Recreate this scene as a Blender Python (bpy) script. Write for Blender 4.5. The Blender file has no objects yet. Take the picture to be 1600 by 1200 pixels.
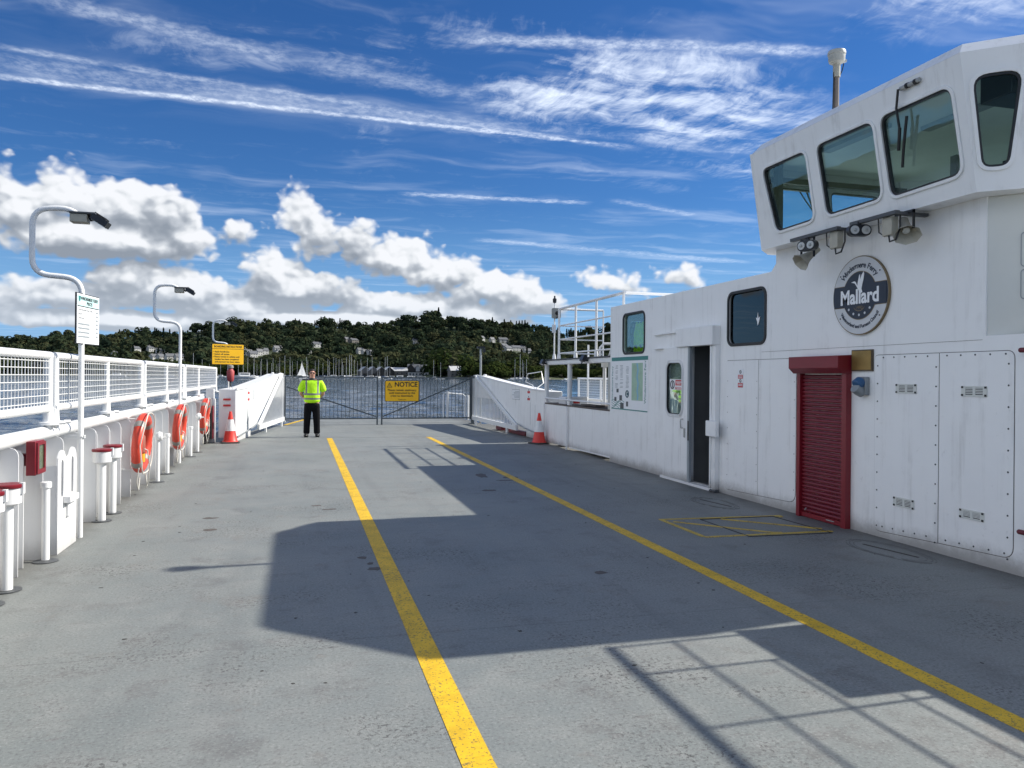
import bpy, bmesh, math, random
import numpy as np
from mathutils import Vector, Matrix
from mathutils.geometry import tessellate_polygon
random.seed(7); rng = np.random.default_rng(7)
sc = bpy.context.scene
C = sc.collection
R = math.radians

# ------------------------------------------------------------------ camera
YAW, ROLL, EYE = R(15.4), R(0.5), 1.63
fwd = Vector((math.sin(YAW), math.cos(YAW), 0)); rgt = Vector((math.cos(YAW), -math.sin(YAW), 0)); up = Vector((0, 0, 1))
cx_ = rgt*math.cos(ROLL) + up*math.sin(ROLL); cy_ = up*math.cos(ROLL) - rgt*math.sin(ROLL); cz_ = -fwd
cam = bpy.data.objects.new('camera', bpy.data.cameras.new('camera')); C.objects.link(cam)
cam.matrix_world = Matrix(((cx_.x, cy_.x, cz_.x, 0), (cx_.y, cy_.y, cz_.y, 0), (cx_.z, cy_.z, cz_.z, EYE), (0, 0, 0, 1)))
cam.data.lens = 27.0; cam.data.sensor_width = 36; cam.data.shift_y = -11/1600
cam.data.clip_start = .05; cam.data.clip_end = 20000
sc.camera = cam

# ------------------------------------------------------------------ sun
SUN = Vector((1.265, 0.03, 1.0)).normalized()
sl = bpy.data.lights.new('sun', 'SUN'); sl.energy = 4.1; sl.angle = R(.53); sl.color = (1, .955, .86)
so = bpy.data.objects.new('sun', sl); C.objects.link(so)
so.rotation_euler = (-SUN).to_track_quat('-Z', 'Y').to_euler()

# ------------------------------------------------------------------ view
sc.view_settings.view_transform = 'Standard'; sc.view_settings.look = 'None'
sc.view_settings.exposure = 0.70; sc.view_settings.gamma = 1
sc.view_settings.use_curve_mapping = False
sc.cycles.use_denoising = True
sc.cycles.max_bounces = 8; sc.cycles.transparent_max_bounces = 12; sc.cycles.glossy_bounces = 4
sc.cycles.caustics_reflective = False; sc.cycles.caustics_refractive = False
sc.cycles.sample_clamp_indirect = 6

# ------------------------------------------------------------------ node expression helper
class X:
    """a node socket with arithmetic"""
    def __init__(s, nt, v): s.nt, s.v = nt, v
    def _m(s, op, *o):
        n = s.nt.nodes.new('ShaderNodeMath'); n.operation = op
        for i, q in enumerate((s,)+o):
            q = q.v if isinstance(q, X) else q
            if isinstance(q, (int, float)): n.inputs[i].default_value = q
            else: s.nt.links.new(q, n.inputs[i])
        return X(s.nt, n.outputs[0])
    def __add__(s, o): return s._m('ADD', o)
    __radd__ = __add__
    def __sub__(s, o): return s._m('SUBTRACT', o)
    def __rsub__(s, o): return X(s.nt, o)._m('SUBTRACT', s) if not isinstance(o, X) else o._m('SUBTRACT', s)
    def __mul__(s, o): return s._m('MULTIPLY', o)
    __rmul__ = __mul__
    def __truediv__(s, o): return s._m('DIVIDE', o)
    def mx(s, o): return s._m('MAXIMUM', o)
    def mn(s, o): return s._m('MINIMUM', o)
    def sat(s):
        r = s._m('ADD', 0.0); r.v.node.use_clamp = True; return r
    def absv(s): return s._m('ABSOLUTE')
    def pw(s, o): return s._m('POWER', o)
def node(nt, kind, **kw):
    n = nt.nodes.new(kind)
    for k, v in kw.items(): setattr(n, k, v)
    return n
def sstep(x, a, b):
    n = x.nt.nodes.new('ShaderNodeMapRange'); n.interpolation_type = 'SMOOTHSTEP'
    x.nt.links.new(x.v, n.inputs[0]); n.inputs[1].default_value = a; n.inputs[2].default_value = b
    return X(x.nt, n.outputs[0])
def comb(nt, x, y, z=0.0):
    n = nt.nodes.new('ShaderNodeCombineXYZ')
    for i, q in enumerate((x, y, z)):
        if isinstance(q, X): nt.links.new(q.v, n.inputs[i])
        else: n.inputs[i].default_value = q
    return n.outputs[0]
def noise(nt, vec, scale, detail=3, rough=.5, dist=0.0, dim='3D'):
    n = nt.nodes.new('ShaderNodeTexNoise'); n.noise_dimensions = dim
    if vec is not None: nt.links.new(vec, n.inputs['Vector'])
    n.inputs['Scale'].default_value = scale; n.inputs['Detail'].default_value = detail
    n.inputs['Roughness'].default_value = rough; n.inputs['Distortion'].default_value = dist
    return X(nt, n.outputs[0])
def vmath(nt, op, a, b=None):
    n = nt.nodes.new('ShaderNodeVectorMath'); n.operation = op
    for i, q in enumerate((a, b)):
        if q is None: continue
        if isinstance(q, (tuple, list)): n.inputs[i].default_value = q
        else: nt.links.new(q, n.inputs[i])
    return n
def mixc(nt, f, a, b, blend='MIX'):
    n = nt.nodes.new('ShaderNodeMix'); n.data_type = 'RGBA'; n.blend_type = blend
    for i, q in ((0, f), (6, a), (7, b)):
        if isinstance(q, X): nt.links.new(q.v, n.inputs[i])
        elif isinstance(q, bpy.types.NodeSocket): nt.links.new(q, n.inputs[i])
        elif isinstance(q, (int, float)): n.inputs[i].default_value = q
        else: n.inputs[i].default_value = (*q[:3], 1)
    return n.outputs[2]

# ------------------------------------------------------------------ sky
def build_world():
    w = bpy.data.worlds.new('World'); sc.world = w; w.use_nodes = True
    nt = w.node_tree; nt.nodes.clear()
    out = node(nt, 'ShaderNodeOutputWorld'); bg = node(nt, 'ShaderNodeBackground'); nt.links.new(bg.outputs[0], out.inputs[0])
    bg.inputs[1].default_value = SKY_STRENGTH
    sky = node(nt, 'ShaderNodeTexSky', sky_type='NISHITA'); sky.sun_disc = False
    sky.sun_elevation = math.asin(SUN.z); sky.sun_rotation = math.atan2(SUN.x, SUN.y)
    sky.altitude = 100; sky.air_density = 1.0; sky.dust_density = .1; sky.ozone_density = 1.6
    hs = node(nt, 'ShaderNodeHueSaturation'); nt.links.new(sky.outputs[0], hs.inputs['Color'])
    hs.inputs['Saturation'].default_value = 1.22; hs.inputs['Value'].default_value = 1.0
    col = mixc(nt, 1.0, hs.outputs[0], (.34, .54, .80), 'MULTIPLY')
    tc = node(nt, 'ShaderNodeTexCoord'); d = tc.outputs['Generated']
    sp = node(nt, 'ShaderNodeSeparateXYZ'); nt.links.new(d, sp.inputs[0])
    x, y, z = (X(nt, sp.outputs[i]) for i in range(3))
    az = x._m('ARCTAN2', y); hyp = (x*x + y*y)._m('SQRT').mx(.02); ez = z/hyp
    p = comb(nt, az, ez)
    zc = z.mx(.03); hx = x/zc; hy = y/zc; h = comb(nt, hx, hy)
    K = 1.0/SKY_STRENGTH
    hz = sstep(ez, .24, .0)*.85
    col = mixc(nt, hz, col, (.17*K, .32*K, .54*K))
    # thin cirrus: ripples in the high cloud plane, in a few patches, plus denser ones added out of view
    wob = noise(nt, h, 1.1, 3, .55, dim='2D')
    hw = vmath(nt, 'MULTIPLY_ADD', wob.v.node.outputs['Color'], (.5, .5, 0)); nt.links.new(h, hw.inputs[2])
    st = node(nt, 'ShaderNodeMapping'); nt.links.new(hw.outputs[0], st.inputs[0])
    st.inputs['Rotation'].default_value = (0, 0, R(-12)); st.inputs['Scale'].default_value = (1.0, 3.0, 1)
    n1 = noise(nt, st.outputs[0], 1.5, 8, .62, dim='2D')
    st2 = node(nt, 'ShaderNodeMapping'); nt.links.new(hw.outputs[0], st2.inputs[0])
    st2.inputs['Rotation'].default_value = (0, 0, R(35)); st2.inputs['Scale'].default_value = (2.4, 1.0, 1)
    n2 = noise(nt, st2.outputs[0], 6.0, 4, .6, dim='2D')
    tot = None
    for (a, e, ra, re, k) in [(.398, .375, .235, .070, 1.0), (.519, .335, .14, .052, 1.0), (.30, .445, .22, .05, .65), (.80, .43, .16, .05, .75),
                              (.10, .40, .17, .05, .45), (-.06, .40, .2, .045, .45), (.093, .315, .05, .022, .45), (.62, .28, .12, .06, .7),
                              (.45, .27, .14, .03, .35), (-1.15, .62, .62, .45, 2.0), (1.5, .62, .55, .5, 2.2), (2.5, .6, .7, .5, 2.0), (-2.3, .6, .7, .5, 2.0)]:  # patches far to the sides and behind: unseen dense cloud added for fill light
        L = vmath(nt, 'LENGTH', vmath(nt, 'MULTIPLY', vmath(nt, 'SUBTRACT', p, (a, e, 0)).outputs[0], (1/ra, 1/re, 0)).outputs[0])
        m = sstep(X(nt, L.outputs['Value']), 1.35, .35)*k
        tot = m if tot is None else tot.mx(m)
    tot = tot.mx(sstep(ez, .62, 1.3)*.75)  # unseen cover overhead, added to strengthen the fill light
    rip = noise(nt, st2.outputs[0], 15.0, 3, .65, dim='2D')
    cir = sstep(n1 + tot*.27 + (n2-.5)*.42 + (rip-.5)*.22, .54, 1.14)*tot.mx(.15)*.90
    veil = sstep(noise(nt, st.outputs[0], .8, 4, .6, dim='2D'), .48, .85)*.22*(1.0 - sstep(ez, .0, .12)*0.0)
    # contrails: straight bands in the cloud plane
    wn = (noise(nt, h, 9.0, 3, .65, dim='2D') - .5)
    puff = noise(nt, h, 26.0, 3, .7, dim='2D')
    trails = None
    for (x0, y0, x1, y1, wd, st_, s0, s1) in [(-1.026, 2.966, 1.49, 3.075, .040, .72, 0, 1), (-.934, 2.69, 1.49, 3.12, .045, .38, 0, 1),
            (-.707, 2.296, .012, 2.557, .085, .34, 0, 1), (-.027, 2.542, .66, 2.688, .11, .26, 0, 1), (-.99, 2.83, 1.1, 3.04, .15, .26, 0, 1), (.534, 4.213, 1.623, 4.127, .07, .55, 0, 1),
            (1.673, 4.011, 2.351, 4.262, .06, .32, 0, 1), (1.208, 5.471, 3.842, 5.841, .13, .30, 0, 1), (.412, 2.243, 1.60, 1.99, .06, .55, 0, 1)]:
        dx, dy = x1-x0, y1-y0; Ln = math.hypot(dx, dy); ux, uy = dx/Ln, dy/Ln
        t = (hx - x0)*ux + (hy - y0)*uy
        q = (hy - y0)*ux - (hx - x0)*uy
        dd = q.absv()._m('ADD', wn*wd*1.4)
        f = sstep(dd, wd, wd*.05)*sstep(t, -.05, .12)*sstep(t, Ln, Ln*.86)*st_
        soft = sstep(q.absv(), wd*3.2, wd*.2)*sstep(t, -.05, .2)*sstep(t, Ln, Ln*.8)*st_*.22
        f = f*(sstep(puff, .25, .75)*.65 + .25)*(n2*.9+.5) + soft*sstep(n1, .35, .7)
        trails = f if trails is None else trails.mx(f)
    thin = (cir.mx(trails) + veil).sat()
    col = mixc(nt, thin*.80, col, (.80*K, .86*K, .94*K))
    # pale band towards the horizon
    # cumulus
    blobs = [(-.303,.177,.053,.034),(-.261,.198,.031,.033),(-.203,.192,.050,.033),(-.159,.187,.043,.034),(-.134,.166,.041,.029),(-.229,.156,.110,.026),(-.320,.196,.026,.028),
      (.003,.202,.024,.031),(.020,.176,.036,.031),(.072,.171,.036,.026),(.105,.152,.045,.025),(.150,.154,.025,.018),(.180,.131,.058,.026),(.234,.114,.062,.026),(.297,.098,.043,.022),
      (-.196,.113,.043,.021),(-.144,.099,.077,.027),(-.031,.130,.040,.020),(-.001,.108,.085,.026),(-.069,.081,.096,.024),(-.260,.087,.068,.019),(-.302,.079,.041,.018),
      (.135,.087,.098,.025),(.218,.082,.066,.020),(-.209,.062,.157,.013),(-.077,.181,.018,.012),(.392,.124,.040,.014),(.433,.114,.022,.009),(.491,.125,.027,.015),(.071,.071,.236,.011),
      (.62,.09,.09,.02),(.8,.11,.07,.03),(1.1,.10,.14,.03),(1.5,.16,.16,.08),(1.9,.09,.16,.03),(2.5,.13,.14,.04),(3.0,.10,.15,.03),(-.5,.14,.1,.04),(-.8,.12,.17,.06),(-1.2,.16,.16,.08),(-1.7,.13,.2,.06),(-2.2,.15,.16,.08),(-2.8,.11,.15,.04)]  # cumulus left and behind is out of view, partly added to light the wall
    def field(vec):
        acc = None
        for (a, e, ra, re) in blobs:
            dd = vmath(nt, 'SUBTRACT', vec, (a, e, 0)).outputs[0]
            L = X(nt, vmath(nt, 'LENGTH', vmath(nt, 'MULTIPLY', dd, (1/ra, 1/re, 0)).outputs[0]).outputs['Value'])
            L = (L - 1.0)*(.5*(ra+re))*22.0
            if acc is None: acc = L
            else:
                n = nt.nodes.new('ShaderNodeMath'); n.operation = 'SMOOTH_MIN'
                nt.links.new(acc.v, n.inputs[0]); nt.links.new(L.v, n.inputs[1]); n.inputs[2].default_value = .22; acc = X(nt, n.outputs[0])
        return acc
    def fb(vec):
        a = noise(nt, vec, 17.0, 7, .50, dim='2D')
        v = node(nt, 'ShaderNodeTexVoronoi', feature='SMOOTH_F1', voronoi_dimensions='2D'); nt.links.new(vec, v.inputs['Vector']); v.inputs['Scale'].default_value = 40.0; v.inputs['Smoothness'].default_value = .6
        v2 = node(nt, 'ShaderNodeTexVoronoi', feature='F1', voronoi_dimensions='2D'); v2.feature = 'SMOOTH_F1'; v2.inputs['Smoothness'].default_value = .7; nt.links.new(vec, v2.inputs['Vector']); v2.inputs['Scale'].default_value = 85.0
        return a*1.35 + (.45 - X(nt, v.outputs['Distance']))*.62 + (.45 - X(nt, v2.outputs['Distance']))*.42
    sq = node(nt, 'ShaderNodeMapping'); nt.links.new(p, sq.inputs[0]); sq.inputs['Scale'].default_value = (1, 1.25, 1)
    wp = vmath(nt, 'MULTIPLY_ADD', noise(nt, p, 40.0, 2, .5, dim='2D').v.node.outputs['Color'], (.012, .012, 0)); nt.links.new(sq.outputs[0], wp.inputs[2])
    q0 = wp.outputs[0]
    q1 = vmath(nt, 'ADD', q0, (.004, .0075, 0)).outputs[0]
    q2 = vmath(nt, 'ADD', q0, (.009, .018, 0)).outputs[0]
    N0, N1, N2 = fb(q0), fb(q1), fb(q2)
    F0 = field(p); F1 = field(vmath(nt, 'ADD', p, (.006, .018, 0)).outputs[0])
    D = (N0 - .70)*.80 - F0
    alpha = sstep(D, -.16, .22)
    shade = .57 + (F1 - F0)*1.0 + (N0 - N1)*.60 + (N0 - N2)*.30 + sstep(D, .35, .0)*.16
    mott = noise(nt, sq.outputs[0], 11.0, 5, .55, dim='2D')
    shade = (shade + (mott - .5)*1.05 - sstep(ez, .16, .07)*.30 - sstep(F0, .0, -.55)*.10).sat()
    ramp = node(nt, 'ShaderNodeValToRGB'); nt.links.new(shade.v, ramp.inputs[0])
    cr = ramp.color_ramp; cr.elements[0].position = 0.0; cr.elements[0].color = (.27, .31, .37, 1); cr.elements[1].position = 1.0; cr.elements[1].color = (.86, .88, .92, 1)
    for ps, c in ((.30, (.36, .40, .46, 1)), (.55, (.52, .56, .62, 1)), (.80, (.76, .79, .83, 1))):
        e_ = cr.elements.new(ps); e_.color = c
    cc = vmath(nt, 'MULTIPLY', ramp.outputs[0], (K*CLOUD, K*CLOUD, K*CLOUD)).outputs[0]
    cc = mixc(nt, sstep(ez, .13, .05)*.40, cc, (.40*K, .46*K, .54*K))
    # three branches, so that a ray works out only the one it needs: below the horizon, the band of cumulus, the rest
    bg2 = node(nt, 'ShaderNodeBackground'); bg2.inputs[1].default_value = SKY_STRENGTH
    nt.links.new(mixc(nt, alpha, col, cc), bg2.inputs[0]); nt.links.new(col, bg.inputs[0])
    bg3 = node(nt, 'ShaderNodeBackground'); bg3.inputs[1].default_value = SKY_STRENGTH; bg3.inputs[0].default_value = (.10*K, .13*K, .17*K, 1)
    m1 = node(nt, 'ShaderNodeMixShader'); m2 = node(nt, 'ShaderNodeMixShader')
    nt.links.new((ez._m('GREATER_THAN', .03)*ez._m('LESS_THAN', .26)).v, m1.inputs[0]); nt.links.new(bg.outputs[0], m1.inputs[1]); nt.links.new(bg2.outputs[0], m1.inputs[2])
    nt.links.new(ez._m('LESS_THAN', -.002).v, m2.inputs[0]); nt.links.new(m1.outputs[0], m2.inputs[1]); nt.links.new(bg3.outputs[0], m2.inputs[2])
    nt.links.new(m2.outputs[0], out.inputs[0])
    w.cycles.sampling_method = 'MANUAL'; w.cycles.sample_map_resolution = 512
SKY_STRENGTH = .078; CLOUD = .67
build_world()

# ------------------------------------------------------------------ materials
MATS = {}
def newmat(name):
    m = bpy.data.materials.new(name); m.use_nodes = True
    nt = m.node_tree; b = nt.nodes['Principled BSDF']; MATS[name] = m
    return m, nt, b
def plain(name, col, rough=.5, metal=0.0, var=.08, scale=3.0, spec=.5, bump=0.0, bscale=60):
    m, nt, b = newmat(name)
    g = node(nt, 'ShaderNodeNewGeometry')
    n = noise(nt, g.outputs['Position'], scale, 4, .6)
    c = mixc(nt, n, [q*(1-var*1.6) for q in col], [min(1, q*(1+var*1.2)) for q in col])
    nt.links.new(c, b.inputs['Base Color'])
    b.inputs['Roughness'].default_value = rough; b.inputs['Metallic'].default_value = metal
    b.inputs['Specular IOR Level'].default_value = spec
    if bump:
        bp = node(nt, 'ShaderNodeBump'); bp.inputs['Strength'].default_value = bump; bp.inputs['Distance'].default_value = .01
        nt.links.new(noise(nt, g.outputs['Position'], bscale, 3, .6).v, bp.inputs['Height']); nt.links.new(bp.outputs[0], b.inputs['Normal'])
    return m
def white_paint(name, base=(.80, .81, .82), dirt=.35, streak=.5, foot=.6):
    m, nt, b = newmat(name)
    g = node(nt, 'ShaderNodeNewGeometry'); pos = g.outputs['Position']
    sp = node(nt, 'ShaderNodeSeparateXYZ'); nt.links.new(pos, sp.inputs[0]); z = X(nt, sp.outputs[2])
    mp = node(nt, 'ShaderNodeMapping'); nt.links.new(pos, mp.inputs[0]); mp.inputs['Scale'].default_value = (9, 9, .55)
    s = noise(nt, mp.outputs[0], 1.0, 5, .65)
    blot = noise(nt, pos, 2.2, 6, .65)
    f1 = (sstep(s, .48, .80)*streak*sstep(blot, .36, .60) + sstep(noise(nt, pos, 9, 5, .75), .60, .74)*dirt*.55*sstep(z, 2.4, .6)).sat()
    low = sstep(z + (blot - .5)*.22 + (noise(nt, pos, 26, 3, .7) - .5)*.08, .22, .0)*foot
    fine = sstep(noise(nt, pos, 70, 2, .5), .70, .82)*sstep(blot, .5, .66)*dirt
    c = mixc(nt, (sstep(blot, .35, .75)*.22), base, [q*.86 for q in base])
    c = mixc(nt, f1.sat(), c, (.40, .39, .37))
    c = mixc(nt, low.sat(), c, (.20, .185, .165))
    c = mixc(nt, fine.sat(), c, (.16, .13, .11))
    rust = sstep(noise(nt, pos, 5.5, 5, .75), .68, .78)*sstep(z, .9, .1)*.5*foot
    c = mixc(nt, rust.sat(), c, (.32, .19, .10))
    nt.links.new(c, b.inputs['Base Color']); b.inputs['Roughness'].default_value = .42
    bp = node(nt, 'ShaderNodeBump'); bp.inputs['Strength'].default_value = .12; bp.inputs['Distance'].default_value = .02
    nt.links.new((noise(nt, pos, 3.0, 3, .5) + noise(nt, pos, 90, 2, .5)*.08).v, bp.inputs['Height']); nt.links.new(bp.outputs[0], b.inputs['Normal'])
    return m
WHITE = white_paint('white_paint_bulwark', (.74, .74, .74), .2, .25, .35)
WALL = white_paint('white_paint_wall', (.86, .86, .85), .5, .5, .75)
FACE = white_paint('white_paint_wheelhouse', (.83, .84, .84), .3, .5, .0)
CREAM = plain('cream_paint', (.64, .65, .61), .5, var=.05)
PIPE = plain('white_gloss_pipe', (.82, .82, .81), .28, var=.05, bump=.05)
RED = plain('deep_red_paint', (.20, .009, .018), .38, var=.15, scale=6)
DRED = plain('maroon_paint', (.13, .012, .02), .45, var=.15, scale=6)
SLATR = plain('shutter_red', (.165, .010, .020), .4, var=.18, scale=5)
ORANGE = plain('buoy_orange', (.66, .065, .035), .38, var=.08, scale=8)
GREYB = plain('reflective_grey', (.27, .255, .235), .4)
BLACK = plain('black_rubber', (.014, .014, .015), .5, var=.2)
BLACKP = plain('black_plastic', (.02, .02, .022), .35, var=.2)
DGREY = plain('dark_grey_steel', (.075, .08, .085), .5, var=.2, scale=8)
GATEG = plain('gate_grey', (.085, .10, .11), .45, var=.12)
GALV = plain('galvanised', (.42, .43, .42), .42, .5, var=.1, scale=9)
BEIGE = plain('beige_housing', (.42, .40, .33), .5, var=.12, scale=14)
BRASS = plain('brass', (.33, .22, .075), .42, .7, var=.25, scale=9)
WOOD = plain('weathered_wood', (.12, .10, .085), .8, var=.3, scale=14, bump=.3)
ROPE = plain('rope', (.62, .60, .54), .9)
YSIGN = plain('yellow_sign', (.92, .50, .008), .4, var=.04)
INK = plain('black_ink', (.01, .01, .01), .5)
SIGNW = plain('white_sign', (.84, .85, .86), .4, var=.02)
INKR = plain('red_ink', (.55, .03, .03), .5, var=.1)
INKG = plain('green_ink', (.035, .22, .20), .5, var=.1)
MAPG = plain('map_green', (.36, .52, .38), .5, var=.2, scale=9)
MAPB = plain('map_blue', (.22, .45, .60), .5)
GREYI = plain('grey_ink', (.30, .33, .35), .5)
NAVY = plain('navy', (.016, .024, .042), .4, var=.1)
GOLD = plain('gold_line', (.20, .145, .075), .5)
SILV = plain('badge_grey', (.60, .61, .62), .4, var=.06, scale=6)
HIVIS = plain('hi_vis_yellow', (.52, .95, .01), .7, var=.06, scale=18)
INT = plain('interior_grey', (.34, .37, .36), .6, var=.15)
INTD = plain('interior_dark', (.10, .105, .11), .7, var=.2)
CONE_R = plain('cone_red', (.75, .045, .03), .45, var=.1, scale=12)
CONE_W = plain('cone_white', (.78, .78, .77), .4, var=.12, scale=16)
CONE_B = plain('cone_base', (.06, .055, .05), .8, var=.3, scale=20)
LENS = plain('lamp_lens', (.55, .56, .55), .15, var=.1)

def glass(name, tint, refl=1.0, rough=.0):
    m, nt, b = newmat(name); nt.nodes.remove(b); out = nt.nodes['Material Output']
    fr = node(nt, 'ShaderNodeFresnel'); fr.inputs[0].default_value = 1.5
    tr = node(nt, 'ShaderNodeBsdfTransparent'); tr.inputs[0].default_value = (*tint, 1)
    gl = node(nt, 'ShaderNodeBsdfGlossy'); gl.inputs['Roughness'].default_value = rough; gl.inputs['Color'].default_value = (.9, .95, .95, 1)
    mx = node(nt, 'ShaderNodeMixShader'); f = (X(nt, fr.outputs[0])*refl*1.6).sat()
    nt.links.new(f.v, mx.inputs[0]); nt.links.new(tr.outputs[0], mx.inputs[1]); nt.links.new(gl.outputs[0], mx.inputs[2]); nt.links.new(mx.outputs[0], out.inputs[0])
    g = node(nt, 'ShaderNodeNewGeometry'); bp = node(nt, 'ShaderNodeBump'); bp.inputs['Strength'].default_value = .04; bp.inputs['Distance'].default_value = .02
    nt.links.new(noise(nt, g.outputs['Position'], 2.2, 2, .5).v, bp.inputs['Height']); nt.links.new(bp.outputs[0], gl.inputs['Normal'])
    return m
GLASS_W = glass('wheelhouse_glass', (.86, .94, .93), .10)
GLASS_D = glass('cabin_glass', (.30, .34, .34), .8)
GLASS_C = glass('clear_cabin_glass', (.80, .86, .84), .35)
INTL = plain('pale_lining', (.70, .74, .71), .6, var=.08)

def deck_mat(name, ramp=False):
    m, nt, b = newmat(name)
    g = node(nt, 'ShaderNodeNewGeometry'); pos = g.outputs['Position']
    big = noise(nt, pos, .55, 4, .6); mid = noise(nt, pos, 3.2, 6, .68); gr = noise(nt, pos, 210, 2, .6)
    lay = node(nt, 'ShaderNodeMapping'); nt.links.new(pos, lay.inputs[0]); lay.inputs['Scale'].default_value = (1.6, 5.5, 1)
    sc1 = noise(nt, lay.outputs[0], 2.6, 6, .75)
    trk = node(nt, 'ShaderNodeMapping'); nt.links.new(pos, trk.inputs[0]); trk.inputs['Scale'].default_value = (2.2, .12, 1)
    c = mixc(nt, sstep(big*.6 + mid*.4, .34, .66), (.172, .190, .184), (.228, .238, .224))
    c = mixc(nt, sstep(mid, .50, .72)*.45, c, (.27, .275, .265))
    c = mixc(nt, (gr - .35).sat()*.5, c, (.14, .155, .165))
    # worn patches: grey, brown, then chips down to black primer
    c = mixc(nt, sstep(sc1, .54, .68)*.7, c, (.15, .145, .14))
    c = mixc(nt, sstep(noise(nt, pos, 1.7, 5, .8), .62, .72)*.4, c, (.17, .13, .10))
    area = sstep(noise(nt, pos, .8, 4, .65), .46, .66)
    chip = (sstep(noise(nt, pos, 34, 3, .72), .55, .60) + sstep(noise(nt, pos, 120, 2, .6), .60, .66)*.8)*(area*.95 + .05)
    chip2 = sstep(noise(nt, lay.outputs[0], 7, 5, .8), .60, .65)*(area*.9 + .1)
    chips = (chip + chip2).sat()
    c = mixc(nt, chips*1.0, c, (.045, .043, .042))
    vo = node(nt, 'ShaderNodeTexVoronoi', feature='F1'); vo.inputs['Scale'].default_value = 3.1; nt.links.new(pos, vo.inputs['Vector'])
    dot = sstep(X(nt, vo.outputs['Distance']), .030, .02)*.5
    c = mixc(nt, sstep(noise(nt, pos, 1.9, 7, .75), .53, .66)*.62, c, (.125, .122, .118))
    c = mixc(nt, sstep(noise(nt, pos, .45, 4, .6), .40, .62)*.25, c, (.24, .245, .235))
    brn = sstep(noise(nt, pos, 1.15, 6, .78), .57, .68)*.38; c = mixc(nt, brn, c, (.17, .145, .125))
    sy = node(nt, 'ShaderNodeSeparateXYZ'); nt.links.new(pos, sy.inputs[0]); yy = X(nt, sy.outputs[1])
    seam = sstep(((yy*.31)._m('FRACT') - .5).absv(), .0035, .0012)*.35; c = mixc(nt, seam, c, (.10, .10, .10))
    c = mixc(nt, dot, c, (.03, .03, .03))
    grit = noise(nt, pos, 62, 3, .7)
    c = mixc(nt, sstep(grit, .46, .36)*.5, c, (.07, .07, .07)); c = mixc(nt, sstep(grit, .55, .66)*.4, c, (.36, .365, .35))
    track = noise(nt, trk.outputs[0], 1.0, 4, .6); c = mixc(nt, sstep(track, .52, .70)*.22, c, (.10, .10, .10))
    # oily grime along the foot of the cabin wall
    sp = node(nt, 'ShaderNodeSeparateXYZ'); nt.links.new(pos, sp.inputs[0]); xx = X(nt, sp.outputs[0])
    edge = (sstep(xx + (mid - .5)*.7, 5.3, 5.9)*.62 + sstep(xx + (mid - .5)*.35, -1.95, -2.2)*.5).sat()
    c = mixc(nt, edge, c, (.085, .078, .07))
    nt.links.new(c, b.inputs['Base Color']); 
    rr = node(nt, 'ShaderNodeMapRange'); nt.links.new(mid.v, rr.inputs[0]); rr.inputs[3].default_value = .50; rr.inputs[4].default_value = .75
    nt.links.new(rr.outputs[0], b.inputs['Roughness'])
    hgt = gr*.35 - chips*.8 + mid*.6 + noise(nt, pos, 30, 4, .7)*.5
    bp = node(nt, 'ShaderNodeBump'); bp.inputs['Strength'].default_value = .35; bp.inputs['Distance'].default_value = .006
    nt.links.new(hgt.v, bp.inputs['Height']); nt.links.new(bp.outputs[0], b.inputs['Normal'])
    return m
DECK = deck_mat('deck_paint')
def line_mat(name, col, wear):
    m, nt, b = newmat(name)
    g = node(nt, 'ShaderNodeNewGeometry'); pos = g.outputs['Position']
    w1 = noise(nt, pos, 34, 4, .75); w2 = noise(nt, pos, 1.8, 4, .6)
    f = sstep(w1 + (w2 - .5)*wear, .575, .64)
    c = mixc(nt, sstep(noise(nt, pos, 5, 5, .7), .35, .7), col, [q*.72 for q in col])
    c = mixc(nt, f*.8, c, (.14, .12, .06))
    c = mixc(nt, sstep(noise(nt, pos, 70, 2, .6), .60, .65)*.75, c, (.08, .07, .05))
    nt.links.new(c, b.inputs['Base Color']); b.inputs['Roughness'].default_value = .6
    return m
YLINE = line_mat('yellow_line', (.78, .48, .012), .45)
YOLD = line_mat('old_yellow_line', (.60, .42, .05), .5)

def water_mat():
    m, nt, b = newmat('lake_water')
    g = node(nt, 'ShaderNodeNewGeometry'); pos = g.outputs['Position']
    mp = node(nt, 'ShaderNodeMapping'); nt.links.new(pos, mp.inputs[0]); mp.inputs['Rotation'].default_value = (0, 0, R(18)); mp.inputs['Scale'].default_value = (.45, 1.0, 1)
    n1 = noise(nt, mp.outputs[0], .42, 3, .55, .4); n2 = noise(nt, mp.outputs[0], 1.5, 3, .6, .3); n3 = noise(nt, mp.outputs[0], .05, 3, .5); n4 = noise(nt, mp.outputs[0], 4.2, 2, .6)
    gust = noise(nt, mp.outputs[0], .018, 3, .55)
    b.inputs['Base Color'].default_value = (.011, .024, .042, 1)
    b.inputs['Roughness'].default_value = .09; b.inputs['IOR'].default_value = 1.333
    bp = node(nt, 'ShaderNodeBump'); bp.inputs['Strength'].default_value = 1.0; bp.inputs['Distance'].default_value = .20
    nt.links.new(((n1*.5 + n2*.36 + n4*.14 + n3*.4)*(gust*.8 + .6)).v, bp.inputs['Height']); nt.links.new(bp.outputs[0], b.inputs['Normal'])
    return m
WATER = water_mat()

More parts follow.
